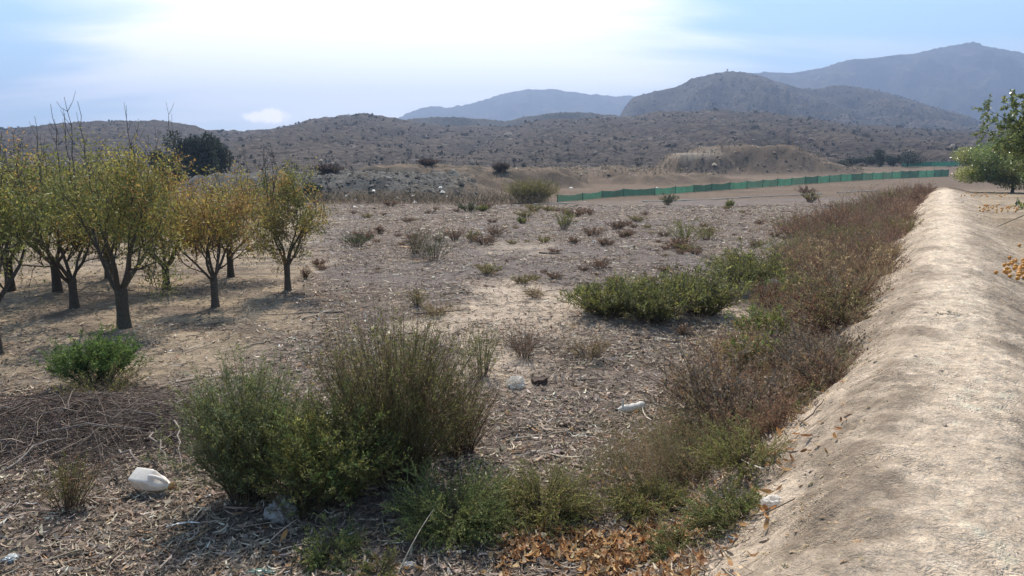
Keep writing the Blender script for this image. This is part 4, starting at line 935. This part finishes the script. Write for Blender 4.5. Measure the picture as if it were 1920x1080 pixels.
    f = rng.uniform(.1, 1, n) * (T.shape[1] - 1); i0 = np.minimum(f.astype(int), T.shape[1] - 2); fr = (f - i0)[:, None]
    Lp = T[ti, i0] * (1 - fr) + T[ti, i0 + 1] * fr + rng.normal(0, .065, (n, 3)) * (R / .9)
    D = rng.normal(0, .7, (n, 3)) + np.array((0, 0, -.45)) 
    base_c = pick(cols, len(T), w, .18)[ti]; side = np.clip((Lp[:, 0:1] + R) / (2 * R), 0, 1)
    leaves(la := Acc(), Lp, D, leafsz * rng.uniform(.6, 1.25, n), leafsz * .17 * rng.uniform(.8, 1.3, n), base_c * np.exp(rng.normal(0, .2, (n, 1))))
    link('crown', la.mesh('crown', M_leaf), ro)
    return ro
OL = (0.225, 0.22, 0.06); OG = (0.165, 0.18, 0.055); YE = (0.33, 0.265, 0.065); OR = (0.36, 0.21, 0.07); BRL = (0.20, 0.12, 0.05)
def topz(q_uv, vt):                                    # height of pixel row vt above the base pixel
    q = at(*q_uv); d = pix_dir(q_uv[0], vt); return H + d.z / d.y * q.y
almond(540, 544, .76, topz((540, 544), 322), 9500, (OL, OG, YE, OR), (4, 3, 2, 1), 'almond tree on the right end of the row, olive yellow crown', seed=11, trunk_r=.075, trunk_h=.55, shoots=8)
almond(404, 575, .92, topz((404, 575), 326), 8500, (YE, OR, OL, BRL), (3, 3, 2, 1), 'orange leaved almond tree second from the right end', seed=23, trunk_r=.08, trunk_h=.5, shoots=7)
almond(233, 614, 1.12, topz((233, 614), 285), 11500, (OL, OG, YE, OR), (4, 3, 2, .8), 'large almond tree with thick forked trunk behind the bright green bush', seed=37, trunk_r=.115, trunk_h=.6, shoots=9, fork=4)
almond(-8, 665, 1.05, topz((-8, 665), 310), 10500, (OG, OL, YE), (4, 3, 1), 'greener almond tree cut by the left edge', seed=41, trunk_r=.10, trunk_h=.6, shoots=8)
almond(140, 577, 1.05, topz((140, 577), 310), 8500, (OL, OG, OR), (3, 3, 1), 'almond tree behind and left of the large forked one', seed=53, trunk_r=.085, trunk_h=.5, shoots=9)
almond(108, 548, 1.25, topz((108, 548), 300), 8000, (OL, OG, YE), (3, 3, 2), 'farther almond tree with its trunk just left of the second row one', seed=67, trunk_r=.10, trunk_h=.6, shoots=8, leafsz=.07)
almond(313, 543, 1.15, topz((313, 543), 320), 8000, (YE, OL, OR), (3, 3, 3), 'back row almond tree seen between the forked and the orange ones', seed=71, trunk_r=.085, trunk_h=.5, shoots=8, leafsz=.07)
almond(433, 519, 1.2, topz((433, 519), 335), 6500, (OR, YE, OL), (2, 3, 2), 'back row almond tree behind the orange leaved one', seed=83, trunk_r=.09, trunk_h=.5, shoots=7, leafsz=.075)
almond(205, 522, 1.5, topz((205, 522), 310), 7500, (OL, OG, YE, OR), (3, 3, 2, 1), 'far almond tree hidden behind the large forked one', seed=97, trunk_r=.10, trunk_h=.6, shoots=8, leafsz=.08)
almond(20, 545, 1.5, topz((20, 545), 305), 7500, (OG, OL), (2, 2), 'far almond tree near the left edge behind the greener one', seed=103, trunk_r=.10, trunk_h=.6, shoots=9, leafsz=.08)
almond(-130, 600, 1.2, topz((-130, 600), 300), 5000, (OG, OL), (2, 2), 'almond tree just outside the left edge of the second row', seed=109, trunk_r=.10, trunk_h=.6, shoots=1, leafsz=.07)
# tall bare shoots that stand above the skyline
for (u, vt, ub, d) in ((30, 168, 26, 11.5), (98, 218, 100, 14), (131, 195, 134, 13), (160, 182, 158, 12.5), (178, 190, 192, 12), (152, 212, 153, 14), (262, 197, 268, 13), (545, 400, 548, 14.5), (508, 275, 512, 14.5), (524, 283, 520, 14.6)):
    if u == 545: continue
    dd = pix_dir(u, vt); zt = H + dd.z / dd.y * d; x = pixel_xy(u, d); xb = pixel_xy(ub, d); k = 10; zb = g1(xb, d)
    t = np.linspace(0, 1, k); zb = zb + 1.55
    P_ = np.stack([xb + (x - xb) * t + rng.normal(0, .018, k), np.full(k, d) + rng.normal(0, .02, k), zb + (zt - zb) * t], -1)
    ac = Acc(); o_ = P_[0].copy(); tubes(ac, (P_ - o_)[None], np.linspace(.014, .0035, k)[None], np.array([(0.09, 0.075, 0.065)]), 4)
    for _ in range(4):
        j = random.randint(5, 8); e = P_[j] + np.array((random.uniform(-.16, .16), random.uniform(-.1, .1), random.uniform(.12, .34)))
        m_ = (P_[j] * .4 + e * .6) + np.array((0, 0, -.04)); tubes(ac, (np.array([P_[j], m_, e]) - o_)[None], np.array([[.0055, .004, .0025]]), np.array([(0.09, 0.075, 0.065)]), 3)
    tr_ = min([o for o in bpy.data.objects if o.name.startswith('almond_tree')], key=lambda o: (o.location.x - xb) ** 2 + (o.location.y - d) ** 2 * .3)
    so = link('bare_shoot', ac.mesh('bare_shoot', M_twig), tr_); so.location = Vector(o_) - tr_.location

# ------------------------------------------------------------------ far trees
def round_tree(name, label, u, vb, d, wpx, hpx, cols, nl, leafsz, trunk=.15, lobes=9, group=None, mat=None, conical=0., zbase=None, asp=1.):
    x = pixel_xy(u, d); z = g1(x, d) if zbase is None else zbase; q = Vector((x, d, z)); ro = root(name, label, 'tree', q, group)
    R = wpx / F * d / 2; dd = pix_dir(u, vb - hpx); ht = H + dd.z / dd.y * d - z
    rs = np.random.default_rng(int(u * 7 + d)); lc = rs.normal(0, .42, (lobes, 3)); lc[:, 2] = rs.uniform(-.75, .55, lobes)
    lr = rs.uniform(.32, .55, lobes) * (1 - conical * np.clip(lc[:, 2], 0, 1))
    lc[:, :2] *= (1 - conical * np.clip(lc[:, 2:3] + .2, 0, 1))
    li = rs.integers(0, lobes, nl); off = unit(rs.normal(size=(nl, 3))) * (rs.random((nl, 1)) ** .35) * lr[li][:, None]
    P_ = lc[li] + off; P_[:, 2] *= np.where(P_[:, 2] > 0, 1.0, 1.0)
    ht0 = ht * .12
    P_ = np.stack([P_[:, 0] * R * 1.1, P_[:, 1] * R * 1.1 * asp, ht0 + (np.clip(P_[:, 2], -1, 1.05) * .5 + .5) * (ht - ht0) * .97], -1)
    la = Acc(); D = off / .5 + rs.normal(0, .8, (nl, 3)) + np.array((0, 0, .2))
    leaves(la, P_, D, leafsz * rs.uniform(.6, 1.3, nl), leafsz * .3, pick(cols, lobes, None, .12)[li] * np.exp(rs.normal(0, .2, (nl, 1))))
    link('crown', la.mesh('crown', mat or M_leaf), ro)
    sa = Acc(); tp = Vector((0, 0, ht * .45)); k = 5
    tubes(sa, np.array([Vector((0, 0, -.1)).lerp(tp, t) for t in np.linspace(0, 1, k)])[None], (trunk * np.linspace(1.2, .6, k))[None], np.array([(0.09, 0.07, 0.055)]), 7)
    for i in range(lobes):
        e = np.array((lc[i, 0] * R, lc[i, 1] * R * asp, ht0 + (lc[i, 2] * .5 + .5) * (ht - ht0))); s_ = np.array((0, 0, ht * random.uniform(.12, .42)))
        tubes(sa, np.linspace(s_, e, 4)[None] + np.array([(0, 0, 0), (0, 0, -.03 * ht), (0, 0, -.02 * ht), (0, 0, 0)])[None], (trunk * .4 * np.linspace(1, .35, 4))[None], np.array([(0.09, 0.07, 0.055)]), 4)
    link('trunk', sa.mesh('trunk', M_bark, True), ro); return ro
EV = ((0.055, 0.072, 0.050), (0.045, 0.06, 0.045), (0.065, 0.08, 0.055))
for (u, vb, d, w, h, lab) in ((378, 345, 72, 62, 110, 'left one of the three dark evergreens rising behind the almonds'), (412, 345, 76, 68, 108, 'tallest dark evergreen rising behind the almonds'), (332, 345, 66, 60, 66, 'lowest dark evergreen, left of the tall pair behind the almonds'), ):
    round_tree('evergreen_tree', lab, u, vb, d, w, h, EV, 6500, .26, .14, 20, 'dark evergreens behind the almonds', M_bush, .1)
for (u, vb, d, w, h, lab) in ((598, 392, 50, 36, 52, 'dark bushy tree just behind the right end almond'), (1572, 312, 150, 34, 14, 'leftmost low tree of the line at the foot of the right hill'), (1606, 312, 150, 40, 20, 'second tree of the line at the foot of the right hill'), (1634, 312, 148, 26, 34, 'narrow tall tree of the line at the foot of the right hill'), (1656, 312, 148, 22, 18, 'small tree between the narrow and the broad one at the foot of the right hill'), (1682, 314, 146, 54, 36, 'broad dark tree of the line at the foot of the right hill'), (1455, 285, 160, 20, 8, 'tiny low tree on top of the spoil mound')):
    round_tree('evergreen_tree', lab, u, vb, d, w, h, EV if u != 1634 else ((0.06, 0.075, 0.04),), 1500, .30 if d > 100 else .14, .1, 7, 'trees at the foot of the hills', M_bush, .1)
# citrus trees on the right
CI = ((0.15, 0.195, 0.06), (0.20, 0.25, 0.07), (0.28, 0.29, 0.085), (0.115, 0.145, 0.055))
def citrus(label, x, y, R, Ht, z0, nl, leafsz, seed):
    q = Vector((x, y, g1(x, y))); ro = root('citrus_tree', label, 'tree', q, 'citrus trees right of the bank')
    rs = np.random.default_rng(seed); lobes = 26; dirs = unit(rs.normal(size=(lobes, 3))); lc = dirs * rs.uniform(.45, .8, (lobes, 1)); lr = rs.uniform(.22, .38, lobes)
    li = rs.integers(0, lobes, nl); off = unit(rs.normal(size=(nl, 3))) * (rs.random((nl, 1)) ** .4) * lr[li][:, None]; P_ = lc[li] + off
    P_ = np.stack([P_[:, 0] * R, P_[:, 1] * R, z0 + (P_[:, 2] * .5 + .5) * (Ht - z0)], -1); P_[:, 2] = np.maximum(P_[:, 2], z0 * .6)
    la = Acc(); leaves(la, P_, off / .3 * .6 + rs.normal(0, .7, (nl, 3)), leafsz * rs.uniform(.7, 1.2, nl), leafsz * .27, pick(CI, lobes, None, .15)[li] * np.exp(rs.normal(0, .22, (nl, 1))))
    link('crown', la.mesh('crown', M_gloss), ro)
    sa = Acc()
    tubes(sa, np.array([(0, 0, -.1), (0.02, 0, .2), (0, .03, .6), (0, 0, Ht * .5)])[None], np.array([[.12, .1, .085, .05]]), np.array([(0.12, 0.10, 0.08)]), 8)
    for i in range(lobes):
        e = np.array((lc[i, 0] * R, lc[i, 1] * R, z0 + (lc[i, 2] * .5 + .5) * (Ht - z0))); s_ = np.array((0, 0, Ht * random.uniform(.15, .45)))
        tubes(sa, np.linspace(s_, e, 4)[None], np.array([[.045, .03, .02, .01]]), np.array([(0.12, 0.10, 0.08)]), 4)
    link('trunk', sa.mesh('trunk', M_bark, True), ro); return ro, q
citrus('low leafy citrus tree at the far end of the bank', pixel_xy(1878, 49), 49, 3.8, 3.7, .0, 28000, .15, 5)
citrus('citrus tree behind the low leafy one, mostly cut by the right edge', pixel_xy(1965, 42), 42, 2.3, 3.1, .3, 12000, .14, 6)
def spray(ro, q, P0, P1, n_tw, leafsz, nl, cols, sag=.1):
    """a limb with twigs and leaves reaching from P0 to P1 (world)"""
    k = 8; t = np.linspace(0, 1, k)[:, None]; base = np.array(P0)[None] * (1 - t) + np.array(P1)[None] * t; base[:, 2] += sag * np.sin(t[:, 0] * math.pi); base -= np.array(q)
    sa, la = Acc(), Acc(); tubes(sa, base[None], np.linspace(.022, .005, k)[None], np.array([(0.11, 0.10, 0.06)]), 5)
    L = np.linalg.norm(np.array(P1) - np.array(P0))
    for i in range(n_tw):
        f = random.uniform(.25, 1.0) * (k - 1); i0 = min(int(f), k - 2); b = base[i0] * (1 - f + i0) + base[i0 + 1] * (f - i0)
        e = b + unit(rng.normal(size=3) + np.array((-.2, 0, .5))) * random.uniform(.12, .32) * L * .6
        tw = np.linspace(b, e, 4); tubes(sa, tw[None], np.array([[.006, .005, .004, .002]]), np.array([(0.10, 0.11, 0.05)]), 3)
        m_ = nl // n_tw; tt = rng.uniform(.15, 1, (m_, 1)); Pp = b * (1 - tt) + e * tt
        leaves(la, Pp, unit(rng.normal(0, .8, (m_, 3)) + (e - b) / L * 2), leafsz * rng.uniform(.7, 1.2, m_), leafsz * .26, pick(cols, m_, None, .25))
    link('limb', sa.mesh('limb', M_bark), ro); link('leaf_spray', la.mesh('leaf_spray', M_gloss), ro)['kind'] = 'stuff'
x = pixel_xy(1950, 24); ro, q = citrus('nearer tall citrus tree whose leafy top enters at the right edge', x, 24, 1.8, 4.15, 1.3, 12000, .10, 9)
def pt(u, v, d): dd = pix_dir(u, v); return (dd.x / dd.y * d, d, H + dd.z / dd.y * d)
for (a, b) in (((1975, 290, 24), (1850, 205, 23)), ((1975, 270, 24), (1880, 190, 23.4)), ((1960, 300, 24), (1832, 245, 23)), ((1980, 230, 24), (1905, 180, 23.2)), ((1960, 310, 24), (1860, 262, 22.6)), ((1965, 280, 24.6), (1885, 232, 23.5)), ((1975, 300, 24.6), (1905, 262, 23.5)), ((1970, 280, 24), (1860, 232, 23.3)), ((1970, 300, 24), (1878, 285, 23.0)), ((1980, 250, 24.6), (1920, 215, 23.9))):
    spray(ro, q, pt(*a), pt(*b), 15, .105, 420, CI, .12)
x = pixel_xy(2290, 13.5); ro, q = citrus('nearest citrus tree, off the right edge, one low twig reaching over the slope', x, 13.5, 1.3, 3.1, .5, 3500, .09, 12)
spray(ro, q, pt(2080, 350, 13.4), pt(1870, 425, 13), 9, .085, 130, CI, .05)
spray(ro, q, pt(2060, 370, 13.4), pt(1905, 395, 12.8), 7, .085, 90, CI, .03)

# fallen oranges
bm = bmesh.new(); bmesh.ops.create_icosphere(bm, subdivisions=2, radius=.036); me_or = bpy.data.meshes.new('orange')
for v in bm.verts: v.co.z *= .93
bm.to_mesh(me_or); bm.free(); me_or.materials.append(plain('orange_peel', (0.62, 0.27, 0.035), .45, 0, .4, 200, .15, .3)); me_or.polygons.foreach_set('use_smooth', [True] * len(me_or.polygons))
def orange(u, v):
    q = at(u, v); o = link('orange', me_or); o.location = q + Vector((0, 0, .026 + random.random() * .02)); o.rotation_euler = (random.random() * 6, random.random() * 6, 0); k = random.uniform(.75, 1.1); o.scale = (k, k, k)
    return o
for i in range(95): tag(orange(random.gauss(1925, 24), random.gauss(505, 14)), 'fallen orange in the heap at the right edge of the slope', 'orange', 'fallen oranges in the near heap')
for i in range(60): tag(orange(1835 + random.random() * 75, 398 - random.random() * 12 + random.gauss(0, 2)), 'fallen orange in the line under the low citrus twig', 'orange', 'fallen oranges in the line beyond the low twig')
for i in range(40): tag(orange(1800 + random.random() * 90, 366 + random.gauss(0, 2.5)), 'fallen orange under the far citrus tree', 'orange', 'fallen oranges under the far tree')

# ------------------------------------------------------------------ fence
def net_mat(name, c, alpha):
    m, t, o = mat_new(name); g = N(t, 'ShaderNodeNewGeometry')
    n1 = N(t, 'ShaderNodeTexNoise'); t.links.new(g.outputs['Position'], n1.inputs['Vector']); n1.inputs['Scale'].default_value = 1.5; n1.inputs['Detail'].default_value = 4
    f = mapr(t, n1.outputs['Fac'], .3, .7, .75, 1.2, False); mul = N(t, 'ShaderNodeVectorMath', operation='SCALE'); mul.inputs[0].default_value = c; t.links.new(f, mul.inputs['Scale'])
    d = N(t, 'ShaderNodeBsdfDiffuse'); t.links.new(mul.outputs[0], d.inputs[0]); tr = N(t, 'ShaderNodeBsdfTranslucent'); t.links.new(mul.outputs[0], tr.inputs[0])
    mx = N(t, 'ShaderNodeMixShader'); mx.inputs[0].default_value = .5; t.links.new(d.outputs[0], mx.inputs[1]); t.links.new(tr.outputs[0], mx.inputs[2])
    tp_ = N(t, 'ShaderNodeBsdfTransparent'); m2 = N(t, 'ShaderNodeMixShader'); m2.inputs[0].default_value = alpha; t.links.new(tp_.outputs[0], m2.inputs[1]); t.links.new(mx.outputs[0], m2.inputs[2]); t.links.new(m2.outputs[0], o.inputs[0]); return m
NET = [net_mat('green_net', (0.012, 0.19, 0.12), .8), net_mat('dark_green_net', (0.009, 0.09, 0.07), .88), net_mat('mid_green_net', (0.01, 0.14, 0.095), .78)]
M_post = plain('post', (0.06, 0.07, 0.06), .7)
def net_fence(label, pts, step, pal, hgt_px):
    P_ = [at(u, v) for u, v in pts]; dd = [0]
    for a, b in zip(P_, P_[1:]): dd.append(dd[-1] + (b - a).length)
    n = max(2, int(dd[-1] / step)); ts = np.linspace(0, dd[-1], n + 1); us = np.interp(ts, dd, range(len(P_)))
    ro = root('net_fence', label, 'fence', P_[0]); prev = None
    for i, uu in enumerate(us):
        k = min(int(uu), len(P_) - 2); p = P_[k].lerp(P_[k + 1], uu - k); p.z = g1(p.x, p.y); h = hgt_px / F * p.y * random.uniform(.96, 1.05)
        rel = p - P_[0]
        ac = Acc(); tubes(ac, np.array([rel + Vector((0, 0, -.1)), rel + Vector((0, 0, h * .5)), rel + Vector((0, 0, h + .06))])[None], np.full((1, 3), .03), np.array([(0.06, 0.07, 0.06)]), 6)
        link('post', ac.mesh('post', M_post), ro)
        if prev is not None:
            a, ha = prev; nx, nz_ = 9, 4; side = (rel - a).cross(Vector((0, 0, 1))).normalized(); V = []; 
            for iz in range(nz_):
                for ix in range(nx):
                    f = ix / (nx - 1); g = iz / (nz_ - 1); sag = 0.07 * math.sin(f * math.pi) * g * random.uniform(.6, 1.3)
                    pp = a.lerp(rel, f); zb = g1(pp.x + P_[0].x, pp.y + P_[0].y) - P_[0].z
                    V.append(Vector((pp.x, pp.y, zb + .02 + g * (ha + (h - ha) * f) - sag)) + side * (.05 + .06 * random.random()) * math.sin(f * math.pi))
            Fc = [(r * nx + c, r * nx + c + 1, (r + 1) * nx + c + 1, (r + 1) * nx + c) for r in range(nz_ - 1) for c in range(nx - 1)]
            link('net_panel', mesh_np('net_panel', [tuple(v) for v in V], Fc, NET[pal[(i - 1) % len(pal)]], None, True), ro)
        prev = (rel, h)
net_fence('long green net fence running behind the field to the end of the bank', [(1045, 379), (1075, 377), (1108, 374), (1150, 369), (1230, 366), (1320, 359), (1400, 353), (1500, 346), (1600, 339), (1700, 334), (1778, 331)], 3.0, [2, 0, 1, 1, 0, 0, 1, 1, 0, 2, 2, 0, 2, 1, 0, 2, 0, 1, 2, 0], 13)
net_fence('short dark green net fence farther off below the right hill', [(1690, 312.6), (1740, 312.2), (1800, 312)], 8.0, [1, 2], 9)
# pale kerb line
for j, (pts, lab) in enumerate((([(1000, 384), (1045, 383), (1085, 382)], 'left broken piece of the pale kerb at the field edge'), ([(1205, 379), (1260, 378), (1330, 375), (1400, 371), (1460, 368), (1540, 364)], 'long middle stretch of the pale kerb at the field edge'), ([(1570, 362), (1610, 360), (1652, 358)], 'right piece of the pale kerb near the brown weeds'))):
    P_ = np.array([at(u, v) for u, v in pts]); f = np.linspace(0, len(P_) - 1, 24); P2 = np.stack([np.interp(f, range(len(P_)), P_[:, k]) for k in range(3)], -1); P2[:, 2] = gfast(P2[:, 0], P2[:, 1]) + .05
    o_ = P2[0].copy(); ac = Acc(); tubes(ac, (P2 - o_)[None], (.04 * (1 + .7 * fbm(f * 3, f * 0, 2, 5)))[None], pick([(0.50, 0.46, 0.40)], 1, None, .02), 5)
    tag(link('kerb', ac.mesh('kerb', M_bark), None, o_), lab, 'kerb', 'pale kerb pieces along the far field edge')

# ------------------------------------------------------------------ rubbish
M_white = plain('white_plastic', (0.84, 0.78, 0.70), .42, .25, .5, 14, .14)
M_cap = plain('rusty_cap', (0.45, 0.20, 0.06), .7)
def loft(acc_, secs, C, m=24):
    """secs: list of (x, cy, cz, hy, hz, power)"""
    V = []
    for (x, cy, cz, hy, hz, pw) in secs:
        for j in range(m):
            a = j * math.tau / m; c, s_ = math.cos(a), math.sin(a)
            V.append((x, cy + hy * math.copysign(abs(c) ** (2 / pw), c), cz + hz * math.copysign(abs(s_) ** (2 / pw), s_)))
    V = np.array(V); n = len(secs); id_ = np.arange(n * m).reshape(n, m); a, b = id_[:-1], id_[1:]
    Fc = np.stack([a, np.roll(a, -1, 1), np.roll(b, -1, 1), b], -1).reshape(-1, 4)
    acc_.add(V, Fc, C)
q = at(292, 925); ro = root('jug', 'white plastic jug with a moulded handle lying on its side', 'jug', q + Vector((0, 0, .0)), None, math.radians(-22))
ac = Acc(); z0 = .082
loft(ac, [(-.165, 0, z0, .001, .001, 2), (-.165, 0, z0, .056, .054, 6), (-.158, 0, z0, .064, .062, 8), (-.10, 0, z0, .066, .064, 8), (-.02, 0, z0, .066, .064, 8), (.02, 0, z0 - .002, .064, .060, 7), (.035, 0, z0 - .018, .060, .044, 5), (.09, 0, z0 - .024, .050, .036, 4), (.125, 0, z0 - .028, .034, .030, 3), (.145, 0, z0 - .030, .021, .021, 2), (.160, 0, z0 - .030, .021, .021, 2)], np.array((.7, .7, .7)), 40)
link('body', ac.mesh('body', M_white), ro)
ac = Acc(); hp_ = np.array([(.0, 0, z0 + .052), (.03, 0, z0 + .058), (.07, 0, z0 + .055), (.105, 0, z0 + .038), (.13, 0, z0 + .008), (.135, 0, z0 - .02)]); hp_ = np.stack([np.interp(np.linspace(0, 5, 16), range(6), hp_[:, k]) for k in range(3)], -1)
tubes(ac, hp_[None], np.full((1, 16), .0145), np.array([(.7, .7, .7)]), 10); link('handle', ac.mesh('handle', M_white, True), ro)
ac = Acc(); loft(ac, [(.158, 0, z0 - .034, .024, .024, 2), (.178, 0, z0 - .034, .024, .024, 2), (.178, 0, z0 - .034, .001, .001, 2)], np.array((.5, .3, .1))); link('cap', ac.mesh('cap', M_cap, True), ro)
for ch in ro.children: ch.location = (0, 0, -.0)
ro.rotation_euler = (math.radians(32), 0, math.radians(-18)); ro.location = q + Vector((0, .03, .045))
# translucent crushed bottle
q = at(1182, 772); M_bot = plain('frosted_plastic', (0.72, 0.69, 0.62), .3, .35, .5, 40, .2)
ro = root('bottle', 'crushed whitish plastic bottle lying in the chips left of the weeds', 'bottle', q, None, math.radians(18)); ac = Acc()
loft(ac, [(.15, 0, .05, .001, .001, 2), (.15, 0, .05, .045, .048, 2.4), (.11, 0, .05, .05, .05, 2.4), (.07, .003, .044, .05, .040, 2.2), (.03, 0, .046, .052, .043, 2.2), (-.01, 0, .04, .050, .036, 2.2), (-.06, 0, .042, .046, .040, 2), (-.10, 0, .04, .035, .034, 2), (-.13, 0, .038, .016, .016, 2), (-.155, 0, .038, .014, .014, 2)], np.array((.7, .7, .7)))
link('body', ac.mesh('body', M_bot, True), ro)
ac = Acc(); loft(ac, [(-.15, 0, .038, .018, .018, 2), (-.17, 0, .038, .018, .018, 2), (-.17, 0, .038, .001, .001, 2)], np.array((.7, .7, .7))); link('cap', ac.mesh('cap', plain('dark_cap', (0.1, 0.09, 0.08), .6), True), ro)
ac = Acc(); tubes(ac, np.array([(-.09, 0, .07), (-.085, .01, .11), (-.07, .01, .145)])[None], np.array([[.014, .011, .006]]), np.array([(.7, .7, .7)]), 6); link('torn_flap', ac.mesh('torn_flap', M_bot, True), ro)
def crumple(name, label, cat, q, sx, sy, sz, mat, seed, amp=.35, rz=0.):
    bm = bmesh.new(); bmesh.ops.create_icosphere(bm, subdivisions=4, radius=1.0)
    co = np.array([v.co[:] for v in bm.verts])
    f = 1 + amp * (1 - 2 * np.abs(fbm(co[:, 0] * 1.9 + seed, co[:, 1] * 1.9 + co[:, 2] * 1.3, 4, seed, .6))) - amp * .5 + .12 * fbm(co[:, 0] * 6, co[:, 2] * 6 + co[:, 1] * 4, 3, seed + 4)
    co = co * f[:, None]; co[:, 2] = np.where(co[:, 2] < -.3, -.3 + (co[:, 2] + .3) * .1, co[:, 2]); co[:, 2] += .32
    for v, c in zip(bm.verts, co): v.co = (c[0] * sx, c[1] * sy, c[2] * sz)
    me = bpy.data.meshes.new(name); bm.to_mesh(me); bm.free(); me.materials.append(mat); o = link(name, me, None, q); o.rotation_euler.z = rz
    return tag(o, label, cat)
M_bag = plain('white_bag', (0.88, 0.82, 0.73), .5, .4, .4, 30, .15); M_gbag = plain('grey_bag', (0.42, 0.40, 0.38), .4, .3, .5, 25, .25)
crumple('plastic_bag', 'crumpled white plastic bag beside the broken brown box', 'bag', at(966, 726), .10, .08, .085, M_bag, 3, .75, .4)
crumple('plastic_bag', 'grey translucent bag in the shade under the thicket', 'bag', at(530, 972), .11, .10, .12, M_gbag, 8, .4)
crumple('plastic_scrap', 'small white scrap of plastic at the bottom by the cane', 'litter', at(768, 1064), .045, .03, .028, M_bag, 12)
crumple('plastic_scrap', 'white torn wrapper at the bank foot beside the low bright green shrub', 'litter', at(1450, 945), .07, .045, .035, M_bag, 15)
crumple('plastic_scrap', 'white scrap of plastic at the bottom edge among orange leaves', 'litter', at(1297, 1074), .045, .03, .025, M_bag, 18)
crumple('plastic_scrap', 'white crumpled scrap caught in the brown weeds, the farther one', 'litter', at(1540, 494) + Vector((0, 0, .25)), .16, .1, .08, M_bag, 21)
crumple('plastic_scrap', 'white crumpled scrap in the weeds right of the bush clump', 'litter', at(1448, 541) + Vector((0, 0, .12)), .11, .1, .06, M_bag, 24)
crumple('plastic_sheet', 'grey green plastic sheet half hidden at the right of the bush clump', 'litter', at(1386, 560), .28, .15, .16, plain('sheet', (0.25, 0.28, 0.27), .4, .2), 27)
crumple('plastic_scrap', 'flat dull green plastic piece at the bottom edge', 'litter', at(487, 1076), .10, .04, .02, plain('green_plastic', (0.16, 0.24, 0.19), .35, .2), 30)
crumple('plastic_scrap', 'grey blue plastic piece in the bottom left corner', 'litter', at(20, 1050), .05, .05, .025, plain('blue_grey', (0.30, 0.33, 0.34), .4, .1), 33)
crumple('plastic_scrap', 'tiny pale blue scrap in the chips below the jug', 'litter', at(268, 1015), .018, .012, .01, plain('pale_blue', (0.35, 0.48, 0.55), .4, .1), 36)
# broken box
q = at(1012, 720); bm = bmesh.new(); bmesh.ops.create_cube(bm, size=1); bmesh.ops.bevel(bm, geom=bm.edges[:], offset=.03, segments=1, affect='EDGES')
bmesh.ops.subdivide_edges(bm, edges=bm.edges[:], cuts=2)
for v in bm.verts: v.co = Vector((v.co.x * .17, v.co.y * .11, (v.co.z + .5) * .075)) + Vector((0, 0, .012 * math.sin(v.co.x * 9 + v.co.y * 5)))
me = bpy.data.meshes.new('box'); bm.to_mesh(me); bm.free(); me.materials.append(plain('brown_box', (0.10, 0.065, 0.05), .8, 0, .2, 20, .3, .4)); o = link('box', me, None, q); o.rotation_euler = (.12, -.15, .3)
tag(o, 'dark brown crushed box beside the white plastic bag', 'box')
# pale stub sticks around it
for (u, v, dx, dz, lab) in ((1043, 718, -.01, .09, 'left'), (1053, 715, .02, .10, 'tallest'), (1088, 712, .012, .07, 'right')):
    q = at(u, v); ac = Acc(); tubes(ac, np.array([(0, 0, -.01), (dx * .5, 0, dz * .5), (dx, 0, dz)])[None], np.array([[.010, .009, .006]]), np.array([(0.5, 0.45, 0.38)]), 6)
    tag(link('peg', ac.mesh('peg', M_bark), None, q), f'{lab} one of three pale upright stubs right of the brown box', 'stub', 'pale stubs by the brown box')
# white rubble chunks on the far bank
for i, (u, v) in enumerate(((665, 388), (668, 375), (650, 368), (700, 358), (745, 372), (757, 373), (765, 376), (778, 380), (775, 367), (826, 352), (830, 360), (838, 368), (905, 392), (1070, 352), (1095, 378), (1232, 352))):
    q = at(u, v); ac = Acc(); rocks(ac, np.zeros((1, 3)), np.array([random.uniform(.12, .24)]), np.array([(0.72, 0.70, 0.66)]))
    tag(link('white_chunk', ac.mesh('white_chunk', M_bark), None, q), 'small white chunk of rubbish on the grey bank beyond the field', 'rubble chunk', 'white chunks on the grey bank')
# earth lump on the crest
q = at(1783, 588); acc = Acc(); n = 60; P_ = np.stack([rng.normal(0, .085, n), rng.normal(0, .035, n), np.zeros(n)], -1); P_[:, 2] = gfast(P_[:, 0] + q.x, P_[:, 1] + q.y) - q.z
rocks(acc, P_, rng.lognormal(-4.1, .4, n), pick([(0.36, 0.29, 0.215)], n)); tag(link('earth_lump', acc.mesh('earth_lump', M_bark), None, q), 'crumbled lump of earth on the crest of the bank', 'earth lump')
print('objects', len(bpy.data.objects))
print('script seconds', time.time() - T0_)
